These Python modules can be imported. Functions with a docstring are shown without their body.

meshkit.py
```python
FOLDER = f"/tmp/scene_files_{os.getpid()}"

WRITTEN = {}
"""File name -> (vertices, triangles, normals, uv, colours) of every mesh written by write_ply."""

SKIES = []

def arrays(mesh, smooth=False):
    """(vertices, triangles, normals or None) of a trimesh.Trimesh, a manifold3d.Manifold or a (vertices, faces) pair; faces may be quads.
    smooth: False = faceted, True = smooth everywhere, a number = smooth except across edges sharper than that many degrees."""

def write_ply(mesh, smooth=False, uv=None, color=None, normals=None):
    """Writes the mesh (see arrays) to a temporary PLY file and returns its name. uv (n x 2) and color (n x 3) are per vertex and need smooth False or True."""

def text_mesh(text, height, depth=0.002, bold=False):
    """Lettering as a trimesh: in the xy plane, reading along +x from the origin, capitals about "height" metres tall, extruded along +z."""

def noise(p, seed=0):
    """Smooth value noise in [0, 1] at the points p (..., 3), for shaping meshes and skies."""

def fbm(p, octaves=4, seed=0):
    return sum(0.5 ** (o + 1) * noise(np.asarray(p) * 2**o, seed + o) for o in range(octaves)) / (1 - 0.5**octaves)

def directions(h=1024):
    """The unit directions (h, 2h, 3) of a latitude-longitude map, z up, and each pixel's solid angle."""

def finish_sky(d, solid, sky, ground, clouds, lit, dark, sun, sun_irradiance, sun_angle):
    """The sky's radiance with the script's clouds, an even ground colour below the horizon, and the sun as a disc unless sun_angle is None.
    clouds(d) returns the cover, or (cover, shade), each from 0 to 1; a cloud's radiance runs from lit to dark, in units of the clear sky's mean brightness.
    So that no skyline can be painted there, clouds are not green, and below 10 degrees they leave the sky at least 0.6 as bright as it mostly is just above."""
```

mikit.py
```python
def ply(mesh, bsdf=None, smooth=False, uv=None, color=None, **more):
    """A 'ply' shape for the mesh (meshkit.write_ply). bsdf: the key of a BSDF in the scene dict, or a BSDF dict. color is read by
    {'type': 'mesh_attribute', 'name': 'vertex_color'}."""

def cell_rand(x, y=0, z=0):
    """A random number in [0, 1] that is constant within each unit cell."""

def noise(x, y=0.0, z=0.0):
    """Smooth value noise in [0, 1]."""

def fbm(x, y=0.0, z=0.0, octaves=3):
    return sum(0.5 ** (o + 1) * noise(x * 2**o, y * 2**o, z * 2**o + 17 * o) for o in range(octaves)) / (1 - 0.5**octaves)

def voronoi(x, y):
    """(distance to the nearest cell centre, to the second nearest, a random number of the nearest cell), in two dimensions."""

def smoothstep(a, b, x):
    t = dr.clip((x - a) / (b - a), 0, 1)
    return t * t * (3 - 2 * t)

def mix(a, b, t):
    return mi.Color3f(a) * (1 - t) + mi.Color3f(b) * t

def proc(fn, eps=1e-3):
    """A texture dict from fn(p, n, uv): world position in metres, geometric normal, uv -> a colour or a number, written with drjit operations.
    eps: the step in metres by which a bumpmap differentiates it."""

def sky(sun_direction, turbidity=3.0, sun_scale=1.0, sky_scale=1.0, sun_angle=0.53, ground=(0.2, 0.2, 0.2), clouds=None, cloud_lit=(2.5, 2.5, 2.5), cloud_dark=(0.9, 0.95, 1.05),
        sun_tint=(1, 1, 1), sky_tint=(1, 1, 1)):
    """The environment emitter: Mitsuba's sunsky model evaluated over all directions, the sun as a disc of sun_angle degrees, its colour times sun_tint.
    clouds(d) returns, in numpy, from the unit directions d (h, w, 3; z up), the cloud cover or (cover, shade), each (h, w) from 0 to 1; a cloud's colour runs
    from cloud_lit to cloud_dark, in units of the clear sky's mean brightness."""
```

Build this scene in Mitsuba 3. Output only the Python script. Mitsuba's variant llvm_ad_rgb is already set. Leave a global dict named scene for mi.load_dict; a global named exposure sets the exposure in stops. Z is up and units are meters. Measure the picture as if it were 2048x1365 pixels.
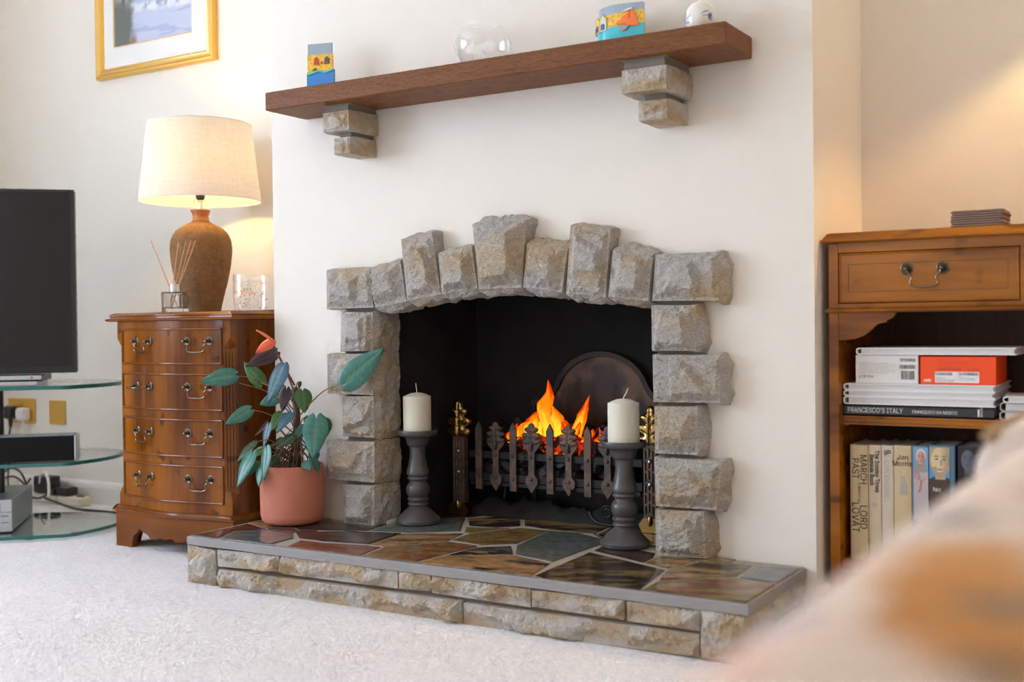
import math
import random
import numpy as np
import trimesh
import drjit as dr
import mitsuba as mi
from scipy.spatial import Delaunay
from shapely.geometry import Polygon, Point, box as sbox
from shapely.ops import unary_union
import shapely
import mapbox_earcut
import mikit
import meshkit
from mikit import proc, noise, fbm, voronoi, cell_rand, smoothstep, mix

PI = math.pi
T = mi.ScalarTransform4f
scene, labels = {}, {}

# ------------------------------------------------------------------ camera, light, exposure
exposure = -0.86
CAM = np.array([1.39558, -2.29232, 0.61694])
RIGHT = np.array([0.85562, 0.51748, -0.01112])
UP = np.array([0.00258, 0.01722, 0.99985])
FWD = np.array([-0.51760, 0.85552, -0.01340])
m4 = np.eye(4)
m4[:3, 0], m4[:3, 1], m4[:3, 2], m4[:3, 3] = -RIGHT, UP, FWD, CAM
scene['camera'] = {'type': 'thinlens', 'fov': math.degrees(2 * math.atan(1024 / 2258.8)), 'fov_axis': 'x', 'to_world': T(m4),
                   'aperture_radius': 0.0068, 'focus_distance': 2.75, 'near_clip': 0.05, 'far_clip': 50.0}

WINDOW_LIGHT = (14.2, 16.8, 21.5)          # daylight in the panes of window_1 (left wall)
WINDOW2_LIGHT = (.8, .85, .95)       # daylight in the panes of window_2 (rear wall)
CEILING_BULB = (215.0, 138.0, 62.0)        # three bulbs of the ceiling light
LAMP_BULB = (330.0, 190.0, 56.0)          # table lamp
SIDE_LAMP_BULB = (1000.0, 610.0, 225.0)
EMBER = (1.15, 0.045, 0.008)

ROOM = dict(x0=-2.62, x1=2.6, y0=-4.4, yb=0.388, h=2.4)

def glow(c, w=1.0):
    """An area light of colour c; w: how often the renderer picks it."""
    r = {'type': 'mesh_attribute', 'name': 'vertex_color'} if c is None else {'type': 'rgb', 'value': list(map(float, c))}
    return {'type': 'area', 'radiance': r, 'sampling_weight': w}

# ------------------------------------------------------------------ helpers
def uniq(k):
    if k not in scene and k not in labels and not any(s.startswith(k + '__') for s in scene):
        return k
    i = 1
    while f'{k}_{i:03d}' in scene or f'{k}_{i:03d}' in labels or any(s.startswith(f'{k}_{i:03d}__') for s in scene):
        i += 1
    return f'{k}_{i:03d}'

def thing(name, label, cat, group=None, kind=None):
    k = uniq(name)
    labels[k] = {'label': label, 'category': cat}
    if group: labels[k]['group'] = group
    return k

_cnt = {}
def put(key, mesh, bsdf, smooth=30, label=None, kind=None, **kw):
    """Adds one shape under key (numbered when the key is taken)."""
    base = key
    if key in scene:
        i = _cnt.get(base, 1)
        while f'{base}_{i:03d}' in scene: i += 1
        _cnt[base] = i + 1
        key = f'{base}_{i:03d}'
    scene[key] = mikit.ply(mesh, bsdf, smooth=smooth, **kw)
    if label or kind:
        labels[key] = {}
        if label: labels[key]['label'] = label
        if kind: labels[key]['kind'] = kind
    return key

def part(parent, name, mesh, bsdf, smooth=30, label=None, kind=None, **kw):
    return put(parent + '__' + name, mesh, bsdf, smooth, label, kind, **kw)

def solo(name, mesh, bsdf, label, cat, group=None, smooth=30, **kw):
    k = thing(name, label, cat, group)
    scene[k] = mikit.ply(mesh, bsdf, smooth=smooth, **kw)
    return k

def struct(name, mesh, bsdf, smooth=False, **kw):
    scene[name] = mikit.ply(mesh, bsdf, smooth=smooth, **kw)
    labels[name] = {'kind': 'structure'}
    return name

def tm(v, f): return trimesh.Trimesh(np.asarray(v, float), np.asarray(f, int), process=False)
def cat(*ms): return trimesh.util.concatenate([m for m in ms if m is not None])
def move(m, x=0, y=0, z=0): m = m.copy(); m.apply_translation([x, y, z]); return m
def rot(m, ang, axis=(0, 0, 1), about=(0, 0, 0)):
    m = m.copy(); m.apply_transform(trimesh.transformations.rotation_matrix(ang, axis, about)); return m
def xf(m, mat):
    m = m.copy(); M = np.eye(4); M[:3, :3] = mat; m.apply_transform(M)
    if np.linalg.det(np.asarray(mat)) < 0: m.invert()
    return m

def box(x0, x1, y0, y1, z0, z1, b=0.0):
    if b <= 0:
        return trimesh.creation.box(bounds=[[x0, y0, z0], [x1, y1, z1]])
    b = min(b, .45 * (x1 - x0), .45 * (y1 - y0), .45 * (z1 - z0))
    P = []
    for x, sx in ((x0, 1), (x1, -1)):
        for y, sy in ((y0, 1), (y1, -1)):
            for z, sz in ((z0, 1), (z1, -1)):
                P += [(x, y + sy * b, z + sz * b), (x + sx * b, y, z + sz * b), (x + sx * b, y + sy * b, z)]
    return trimesh.convex.convex_hull(np.array(P))

def rbox(x0, x1, y0, y1, z0, z1, r, n=3):
    """Box with rounded edges (hull of corner sphere points)."""
    a = np.linspace(0, PI / 2, n + 1)
    s = np.array([(math.cos(u) * math.cos(v), math.sin(u) * math.cos(v), math.sin(v)) for u in a for v in a])
    P = [np.array([x, y, z]) + r * s * [sx, sy, sz] for x, sx in ((x0 + r, -1), (x1 - r, 1)) for y, sy in ((y0 + r, -1), (y1 - r, 1)) for z, sz in ((z0 + r, -1), (z1 - r, 1))]
    return trimesh.convex.convex_hull(np.vstack(P))

def lathe(prof, n=48, x=0, y=0, z=0):
    m = trimesh.creation.revolve(np.array(prof, float), sections=n)
    m.apply_translation([x, y, z])
    return m

def smooth_prof(pts, n=6):
    """Catmull-Rom through the profile points."""
    p = np.array(pts, float); p = np.vstack([2 * p[0] - p[1], p, 2 * p[-1] - p[-2]]); out = []
    for i in range(1, len(p) - 2):
        for t in np.linspace(0, 1, n, endpoint=False):
            a, b, c, d = p[i - 1], p[i], p[i + 1], p[i + 2]
            out.append(.5 * (2 * b + (c - a) * t + (2 * a - 5 * b + 4 * c - d) * t * t + (3 * b - a - 3 * c + d) * t ** 3))
    out.append(p[-2])
    return np.array(out)

def tube(pts, r, sides=8, smooth=6, cap=True):
    p = np.array(pts, float)
    if smooth and len(p) > 2: p = smooth_prof(p, smooth)
    n = len(p); rr = np.broadcast_to(np.asarray(r, float), (n,)) if np.ndim(r) == 0 else np.interp(np.linspace(0, 1, n), np.linspace(0, 1, len(r)), r)
    t = np.gradient(p, axis=0); t /= np.linalg.norm(t, axis=1, keepdims=True) + 1e-12
    a = np.cross(t[0], [0, 0, 1.0] if abs(t[0][2]) < .9 else [1.0, 0, 0]); a /= np.linalg.norm(a)
    V, ang = [], np.arange(sides) * 2 * PI / sides
    for i in range(n):
        a = a - t[i] * (a @ t[i]); a /= np.linalg.norm(a) + 1e-12
        b = np.cross(t[i], a)
        V.append(p[i] + rr[i] * (np.cos(ang)[:, None] * a + np.sin(ang)[:, None] * b))
    V = np.vstack(V); F = []
    for i in range(n - 1):
        for j in range(sides):
            k = (j + 1) % sides
            F += [(i * sides + j, i * sides + k, (i + 1) * sides + k), (i * sides + j, (i + 1) * sides + k, (i + 1) * sides + j)]
    if cap:
        V = np.vstack([V, p[0], p[-1]])
        for j in range(sides):
            k = (j + 1) % sides
            F += [(k, j, len(V) - 2), ((n - 1) * sides + j, (n - 1) * sides + k, len(V) - 1)]
    return tm(V, F)

def area2(p): p = np.asarray(p); q = np.roll(p, -1, 0); return .5 * np.sum(p[:, 0] * q[:, 1] - q[:, 0] * p[:, 1])

def ear(poly):
    v = np.asarray(poly.exterior.coords)[:-1]; rings = [len(v)]; vs = [v]
    for h in poly.interiors:
        w = np.asarray(h.coords)[:-1]; vs.append(w); rings.append(rings[-1] + len(w))
    vs = np.vstack(vs)
    f = mapbox_earcut.triangulate_float64(vs, np.array(rings, np.uint32)).reshape(-1, 3)
    return vs, f, rings

def prism(poly, h0, h1):
    """Extrudes a shapely polygon in (x, y) from z = h0 to h1."""
    if poly.geom_type != 'Polygon':
        return cat(*[prism(g, h0, h1) for g in poly.geoms if g.area > 1e-8])
    poly = shapely.geometry.polygon.orient(poly)
    v, f, rings = ear(poly); n = len(v)
    f = np.array([t if area2(v[t]) > 0 else t[::-1] for t in f])
    V = np.vstack([np.c_[v, np.full(n, h0)], np.c_[v, np.full(n, h1)]])
    F = [f[:, ::-1], f + n]; s = 0
    for e in rings:
        i = np.arange(s, e); j = np.roll(i, -1); F += [np.c_[i, j, j + n], np.c_[i, j + n, i + n]]; s = e
    return tm(V, np.vstack(F))

XZ = np.array([[1, 0, 0], [0, 0, -1], [0, 1, 0]])      # (x, y, z) -> (x, -z, y): a flat shape stands up, facing -y
def stand(m): return xf(m, XZ)
def prism_xz(poly, y0, y1): return move(stand(prism(poly, -y1, -y0)), 0, 0, 0)

def loft(outline, prof, caps=True, closed=False):
    """Moves a closed outline (x, y), counter-clockwise, outward by off and up to z for each (off, z) of prof."""
    p = np.asarray(outline, float); n = len(p)
    if area2(p) < 0: p = p[::-1]
    d1 = p - np.roll(p, 1, 0); d2 = np.roll(p, -1, 0) - p
    n1 = np.c_[d1[:, 1], -d1[:, 0]]; n2 = np.c_[d2[:, 1], -d2[:, 0]]
    n1 /= np.linalg.norm(n1, axis=1, keepdims=True) + 1e-12; n2 /= np.linalg.norm(n2, axis=1, keepdims=True) + 1e-12
    nn = n1 + n2; nn = nn / np.maximum(np.sum(nn * n1, 1, keepdims=True), .3)
    V = np.vstack([np.c_[p + o * nn, np.full(n, z)] for o, z in prof]); F = []
    k = len(prof); i = np.arange(n); j = np.roll(i, -1)
    for a in range(k if closed else k - 1):
        b = (a + 1) % k
        F += [np.c_[a * n + i, a * n + j, b * n + j], np.c_[a * n + i, b * n + j, b * n + i]]
    if caps and not closed:
        f = mapbox_earcut.triangulate_float64(p, np.array([n], np.uint32)).reshape(-1, 3)
        f = np.array([t if area2(p[t]) > 0 else t[::-1] for t in f])
        F += [f[:, ::-1], f + (k - 1) * n]
    return tm(V, np.vstack(F))

def rect(x0, x1, y0, y1): return [(x0, y0), (x1, y0), (x1, y1), (x0, y1)]

def fillin(poly, res, seed=0, jitter=.3):
    """Boundary samples and interior points of a shapely polygon, with triangles; interior holes allowed."""
    rng = np.random.default_rng(seed)
    poly = shapely.geometry.polygon.orient(poly)
    rings = [np.asarray(poly.exterior.coords)[:-1]] + [np.asarray(h.coords)[:-1] for h in poly.interiors]
    B, edge = [], []
    loops = []
    for r in rings:
        idx = []
        for k in range(len(r)):
            a, b = r[k], r[(k + 1) % len(r)]; m = max(1, int(math.ceil(np.linalg.norm(b - a) / res)))
            for t in range(m): idx.append(len(B)); B.append(a + (b - a) * t / m); edge.append(k)
        loops.append(idx)
    x0, y0, x1, y1 = poly.bounds
    gx, gy = np.meshgrid(np.arange(x0 + res / 2, x1, res), np.arange(y0 + res / 2, y1, res * .866))
    gx = gx + (np.arange(gx.shape[0])[:, None] % 2) * res / 2
    g = np.c_[gx.ravel(), gy.ravel()] + rng.uniform(-1, 1, (gx.size, 2)) * res * jitter
    inner = poly.buffer(-res * .55)
    if not inner.is_empty:
        g = g[shapely.contains_xy(inner, g[:, 0], g[:, 1])]
    else: g = g[:0]
    P = np.vstack([np.array(B), g])
    F = Delaunay(P).simplices; c = P[F].mean(1)
    F = F[shapely.contains_xy(poly.buffer(1e-7), c[:, 0], c[:, 1])]
    F = np.array([t if area2(P[t]) > 0 else t[::-1] for t in F])
    F = F[[abs(area2(P[t])) > 1e-10 for t in F]]
    return P, F, loops, edge

def bent_prism(poly, y0, y1, fn, res=.012):
    """A standing panel: polygon in (x, z), front at y0 + fn(x), back at y1 + fn(x)."""
    P, F, loops, _ = fillin(poly, res, 1, 0); n = len(P)
    b = fn(P[:, 0])
    V = np.vstack([np.c_[P[:, 0], y0 + b, P[:, 1]], np.c_[P[:, 0], y1 + b, P[:, 1]]])
    Fs = [F, F[:, ::-1] + n]
    for L in loops:
        i = np.array(L); j = np.roll(i, -1); Fs += [np.c_[i, i + n, j + n], np.c_[i, j + n, j]]
    return tm(V, np.vstack(Fs))

def rock(poly, yf, yb, seed, bulge=.016, side=(.003,), res=.0065, margin=.0045, chips=3, rough=.0028, hole=None):
    """A rock-faced stone: polygon (x, z) as the drafted margin at y = yf, its face pitched forward (-y), its sides running back to yb.
    side: how far each polygon edge's side lumps outward."""
    rng = np.random.default_rng(seed)
    p = np.asarray(poly, float)
    k = len(p); side = [side[i % len(side)] for i in range(k)]
    if area2(p) < 0: p = p[::-1]; side = [side[(k - 2 - i) % k] for i in range(k)]
    P, F, loops, edge = fillin(Polygon(p), res, seed, .3)
    loop = loops[0]; nb = len(loop)
    e = np.roll(p, -1, 0) - p; en = np.c_[-e[:, 1], e[:, 0]]; en /= np.linalg.norm(en, axis=1, keepdims=True)
    d = np.stack([(P - p[i]) @ en[i] for i in range(k)], 1)
    dm = np.clip(d.min(1), 0, None)
    w = max(min(np.ptp(p[:, 0]), np.ptp(p[:, 1])), .02)
    h = np.full(len(P), bulge)
    P3 = np.c_[P * 60, np.full(len(P), seed * 7.3)]
    wob = (meshkit.fbm(P3 * .8, 3, seed) - .5)
    for i in range(k):
        s = rng.uniform(.75, 2.0) * bulge / (.22 * w)
        h = np.minimum(h, s * np.clip(d[:, i] - margin * rng.uniform(.6, 1.8) + wob * .014, 0, None))
    c = p.mean(0)
    ext = np.ptp(p, axis=0); long = ext.max() > 1.9 * ext.min()
    for _ in range(0 if long else chips):
        a = rng.uniform(0, 2 * PI); v = np.array([math.cos(a), math.sin(a)])
        off = rng.uniform(.15, .4) * w
        s = rng.uniform(.8, 2.6) * bulge / (.3 * w)
        t = (P - c) @ v + wob * .02
        h = np.minimum(h, np.maximum(bulge - s * np.clip(t - off, 0, None), bulge * rng.uniform(.2, .55)))
    if long:                                   # conchoidal flakes struck off along the two long arrises
        for _ in range(int(3 * ext.max() / ext.min())):
            q = np.array([rng.uniform(p[:, 0].min(), p[:, 0].max()), c[1] + rng.choice([-.42, -.3, .35]) * ext.min()])
            r_ = rng.uniform(.3, .65) * ext.min(); e_ = (P - q) / [rng.uniform(1., 2.2), 1.]
            h = h - bulge * rng.uniform(.35, .8) * np.clip(1.15 - np.linalg.norm(e_, axis=1) / r_ + wob * .5, 0, .8)
    tilt = rng.uniform(-1, 1, 2) * bulge * .28
    h = h + (((P - c) / (.5 * ext)) @ tilt) * np.clip(h / bulge, 0, 1)
    h = h + (meshkit.fbm(np.c_[P * 130, np.full(len(P), seed)], 3, seed + 5) - .5) * rough * np.clip(dm / .006, 0, 1)
    h = np.where(dm < 1e-6, 0, np.maximum(h, 0))
    nb_pts = P[loop]
    bn = np.roll(nb_pts, -1, 0) - np.roll(nb_pts, 1, 0); bn = np.c_[bn[:, 1], -bn[:, 0]]; bn /= np.linalg.norm(bn, axis=1, keepdims=True) + 1e-12
    es = np.array([side[edge[i]] for i in loop])
    es = np.mean([np.roll(es, s_) for s_ in range(-3, 4)], 0)
    V = [np.c_[P[:, 0], yf - h, P[:, 1]]]; Fs = [F]
    depth = yb - yf; K = max(2, int(depth / (res * 1.4)))
    prev = np.array(loop)
    for r in range(1, K + 1):
        t = r / K
        q = np.c_[nb_pts * 45, np.full(nb, t * depth * 45)]
        lump = es * min(1, t * 6) * min(1, (1 - t) * 8 + .35) * (.1 + 1.4 * meshkit.fbm(q, 3, seed + 9)) 
        xy = nb_pts + bn * lump[:, None]
        base = sum(len(v) for v in V)
        V.append(np.c_[xy[:, 0], np.full(nb, yf + depth * t), xy[:, 1]])
        cur = np.arange(base, base + nb)
        Fs += [np.c_[prev, cur, np.roll(cur, -1)], np.c_[prev, np.roll(cur, -1), np.roll(prev, -1)]]
        prev = cur
    return tm(np.vstack(V), np.vstack(Fs))

def at_text(s, h, x, y, z, depth=.0004, bold=False, sx=1.0, down=False, center=False, mirror=False):
    """Flat lettering on a face towards -y: baseline start at (x, z); down: reading downward."""
    m = meshkit.text_mesh(s, h, depth, bold)
    v = m.vertices.copy(); v[:, 0] *= sx
    if center: v[:, 0] -= (v[:, 0].max() + v[:, 0].min()) / 2
    if mirror: v[:, 0] *= -1
    if down: w = np.c_[x + v[:, 1], y - v[:, 2], z - v[:, 0]]
    else: w = np.c_[x + v[:, 0], y - v[:, 2], z + v[:, 1]]
    return tm(w, m.faces)

def grid_print(x0, x1, z0, z1, y, nx, nz, fn, th=.0006):
    """A printed sheet facing -y, coloured per vertex by fn(u, v) -> (n, 3); a thin closed sheet."""
    u, v = np.meshgrid(np.linspace(0, 1, nx), np.linspace(0, 1, nz)); u, v = u.ravel(), v.ravel()
    V = np.c_[x0 + (x1 - x0) * u, np.full(len(u), y), z0 + (z1 - z0) * v]
    i, j = np.meshgrid(np.arange(nx - 1), np.arange(nz - 1)); a = (j * nx + i).ravel()
    F = np.vstack([np.c_[a, a + 1, a + nx + 1], np.c_[a, a + nx + 1, a + nx]])
    C = np.clip(fn(u, v), 0, 1)
    n = len(V)
    V2 = np.vstack([V, V + [0, th, 0]]); F2 = np.vstack([F, F[:, ::-1] + n])
    return tm(V2, F2), np.vstack([C, C])

def lin(r, g, b):
    c = np.array([r, g, b]) / 255.
    return tuple(np.where(c < .04045, c / 12.92, ((c + .055) / 1.055) ** 2.4))
def npmix(a, b, t): t = np.asarray(t)[:, None]; return np.asarray(a) * (1 - t) + np.asarray(b) * t
def nstep(a, b, x): t = np.clip((x - a) / (b - a), 0, 1); return t * t * (3 - 2 * t)

# ------------------------------------------------------------------ materials
def mat(name, color, rough=.5, metallic=0., spec=.5, clear=0., cg=.9, bump=None, bscale=.001, **kw):
    c = color if isinstance(color, dict) else {'type': 'rgb', 'value': list(map(float, color))}
    d = {'type': 'principled', 'base_color': c, 'roughness': rough, 'metallic': metallic, 'specular': spec, **kw}
    if clear: d['clearcoat'] = clear; d['clearcoat_gloss'] = cg
    if bump is not None:
        d = {'type': 'bumpmap', 'nested': d, 'arbitrary': bump, 'scale': bscale}
    scene[name] = {'type': 'twosided', 'bsdf': d}

VC = {'type': 'mesh_attribute', 'name': 'vertex_color'}

def f_wall(p, n, uv):
    return mix((.80, .755, .67), (.83, .785, .70), fbm(p.x * 3, p.y * 3, p.z * 3))
def b_wall(p, n, uv): return fbm(p.x * 90, p.y * 90, p.z * 90, octaves=2)
def f_carpet(p, n, uv):
    t = fbm(p.x * 260, p.y * 260, 0.0, octaves=2)
    s = fbm(p.x * 6, p.y * 6, 3.0)
    return mix((.65, .63, .63), (.91, .895, .895), t) * (0.93 + 0.1 * s)
def b_carpet(p, n, uv): return fbm(p.x * 330, p.y * 330, 0.0, octaves=2)
def f_stone(p, n, uv):
    a = smoothstep(.42, .68, fbm(p.x * 9, p.y * 9 + 3, p.z * 9, octaves=4))
    g = noise(p.x * 360, p.y * 360, p.z * 360)
    c = mix((.395, .37, .335), (.40, .32, .22), a)
    return c * (0.68 + 0.56 * g) * (0.8 + 0.4 * fbm(p.x * 60, p.y * 60, p.z * 60))
def b_stone(p, n, uv): return fbm(p.x * 170, p.y * 170, p.z * 170, octaves=3)
def f_stone2(p, n, uv):
    a = smoothstep(.40, .62, fbm(p.x * 16, p.y * 16 + 8, p.z * 22, octaves=4))
    g = noise(p.x * 520, p.y * 520, p.z * 520)
    c = mix((.46, .425, .375), (.41, .315, .205), a)
    return c * (0.75 + 0.45 * g) * (0.85 + 0.3 * fbm(p.x * 70, p.y * 70, p.z * 70))
def f_mantel(p, n, uv):
    w = fbm(p.x * 9, p.y * 60, p.z * 60, octaves=3)
    s = noise(p.x * 70, p.y * 700, p.z * 700)
    pores = smoothstep(.60, .82, noise(p.x * 110 + 8 * w, p.y * 900, p.z * 900))
    c = mix((.115, .042, .016), (.255, .106, .042), .55 * w + .45 * s)
    return c * (1 - .55 * pores)
def nsq(t): return smoothstep(.18, .82, t)
def f_yew(p, n, uv):
    w = fbm(p.x * 16 + p.y * 5, p.y * 16, p.z * 2.2, octaves=4)
    s = noise(p.x * 260, p.y * 260, p.z * 9)
    knots = smoothstep(.70, .86, fbm(p.x * 34, p.y * 34, p.z * 26 + 9, octaves=2))
    c = mix((.055, .011, .0006), (.32, .093, .003), nsq(.92 * w + .08 * s))
    return c * (1 - .65 * knots)
def f_yew_h(p, n, uv):
    w = fbm(p.x * 2.5, p.y * 18, p.z * 22, octaves=4)
    s = noise(p.x * 12, p.y * 300, p.z * 300)
    c = mix((.075, .016, .0008), (.26, .074, .003), .85 * w + .15 * s)
    return c
def f_yew_b(p, n, uv):
    w = fbm(p.x * 3 + 2 * p.z, p.y * 18, p.z * 16, octaves=4)
    k = smoothstep(.66, .84, fbm(p.x * 26, p.y * 26, p.z * 40 + 3, octaves=2))
    return mix((.12, .030, .0015), (.45, .150, .006), nsq(w)) * (1 - .5 * k)
def f_dark_wood(p, n, uv):
    s = noise(p.x * 380, p.y * 380, p.z * 12)
    return mix((.032, .013, .006), (.085, .035, .015), .4 * s + .6 * fbm(p.x * 20, p.y * 20, p.z * 2))
def f_soot(p, n, uv):
    return mix((.006, .006, .006), (.022, .021, .020), fbm(p.x * 7, p.y * 7, p.z * 7, octaves=4))
def b_soot(p, n, uv): return fbm(p.x * 22, p.y * 22, p.z * 22, octaves=4)
def f_iron(p, n, uv):
    a = smoothstep(.40, .62, fbm(p.x * 30, p.y * 30, p.z * 30 + 4, octaves=3))
    return mix((.068, .053, .045), (.135, .078, .052), a) * (.75 + .5 * noise(p.x * 600, p.y * 600, p.z * 600))
def f_fireback(p, n, uv):
    a = smoothstep(.35, .65, fbm(p.x * 14, p.y * 14, p.z * 14, octaves=4))
    return mix((.008, .006, .005), (.040, .021, .013), a)
def f_pot(p, n, uv):
    return mix((.53, .17, .105), (.57, .195, .125), noise(p.x * 900, p.y * 900, p.z * 900))
def f_base(p, n, uv):
    a = dr.atan2(p.y - .15, p.x + 1.178)
    r = noise(p.z * 420, a * 34, 0.0)
    r2 = dr.abs(dr.sin(p.z * 900))
    return mix((.06, .027, .008), (.55, .27, .075), .6 * r * r2 + .25 * fbm(a * 6, p.z * 60, 0.0))
def b_base(p, n, uv):
    a = dr.atan2(p.y - .15, p.x + 1.178)
    return dr.abs(dr.sin(p.z * 700 + .8 * dr.sin(a * 70)))
def f_shade(p, n, uv):
    a = dr.atan2(p.y - .15, p.x + 1.178)
    t1 = noise(p.z * 950, a * 10, 1.0); t2 = noise(p.z * 40, a * 260, 2.0)
    return mix((.58, .53, .45), (.78, .73, .66), .5 * t1 + .5 * t2)
def f_paint(p, n, uv):
    a = fbm(p.x * 30, p.y * 30, p.z * 30, octaves=3)
    return mix((.042, .037, .035), (.095, .086, .082), a)

mat('m_wall', proc(f_wall), .85, spec=.2, bump=proc(b_wall), bscale=.0006)
mat('m_ceiling', (.86, .85, .82), .9, spec=.2)
mat('m_carpet', proc(f_carpet), .95, spec=.1, bump=proc(b_carpet), bscale=.004)
mat('m_skirt', (.80, .78, .74), .35)
mat('m_stone', proc(f_stone), .9, spec=.25, bump=proc(b_stone, .0008), bscale=.006)
mat('m_stone_hearth', proc(f_stone2), .9, spec=.25, bump=proc(b_stone, .0008), bscale=.006)
mat('m_mortar', (.23, .20, .165), .95, spec=.1, bump=proc(b_stone, .0008), bscale=.003)
mat('m_grout', (.30, .26, .21), .9, spec=.2)
mat('m_coping', (.30, .285, .275), .75, spec=.3, bump=proc(b_stone, .0008), bscale=.003)
mat('m_slate', VC, .16, spec=.5, clear=.35, cg=.93)
mat('m_yew_b', proc(f_yew_b), .17, spec=.20, clear=.55, cg=.98)
mat('m_mantel', proc(f_mantel), .5, spec=.15)
mat('m_yew', proc(f_yew), .16, spec=.20, clear=.55, cg=.98)
mat('m_yew_h', proc(f_yew_h), .16, spec=.24, clear=.8, cg=.98)
mat('m_dark_wood', proc(f_dark_wood), .5)
mat('m_soot', proc(f_soot), .8, spec=.3, bump=proc(b_soot), bscale=.012)
mat('m_iron', proc(f_iron), .5, metallic=.35, spec=.5)
mat('m_black_iron', (.009, .0085, .008), .5, metallic=.3)
mat('m_fireback', proc(f_fireback), .55, metallic=.3)
mat('m_brass', (.46, .30, .10), .28, metallic=1.0)
mat('m_pewter', (.20, .165, .125), .26, metallic=1.0)
mat('m_steel', (.62, .62, .62), .25, metallic=1.0)
mat('m_gold', (.78, .47, .10), .35, metallic=.75)
mat('m_wax', (.82, .78, .63), .45, spec=.5, flatness=.5)
mat('m_wick', (.75, .73, .68), .8)
mat('m_paint', proc(f_paint), .36, spec=.6)
mat('m_pot', proc(f_pot), .6)
mat('m_soil', (.03, .02, .014), .95)
mat('m_leaf', VC, .34, spec=.55)
mat('m_stem', (.10, .045, .022), .6)
mat('m_petiole', (.20, .10, .045), .5)
mat('m_spathe', (.80, .12, .06), .3, spec=.6)
mat('m_spadix', (.80, .20, .10), .5)
mat('m_lamp_base', proc(f_base), .6, bump=proc(b_base, .0006), bscale=.0015)
mat('m_lamp_neck', (.42, .14, .035), .4)
scene['m_shade'] = {'type': 'principledthin', 'base_color': proc(f_shade), 'roughness': .8, 'diff_trans': .26, 'spec_trans': 0.0}
mat('m_black', (.012, .012, .013), .35)
mat('m_black_soft', (.010, .010, .010), .85, spec=.15)
mat('m_screen', (.006, .006, .007), .16, spec=.5)
mat('m_silver', (.50, .51, .52), .35, metallic=.5)
mat('m_silver_top', (.20, .23, .25), .35, metallic=.4)
mat('m_white_plastic', (.78, .77, .74), .35)
mat('m_cream_plastic', (.72, .66, .52), .45)
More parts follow.
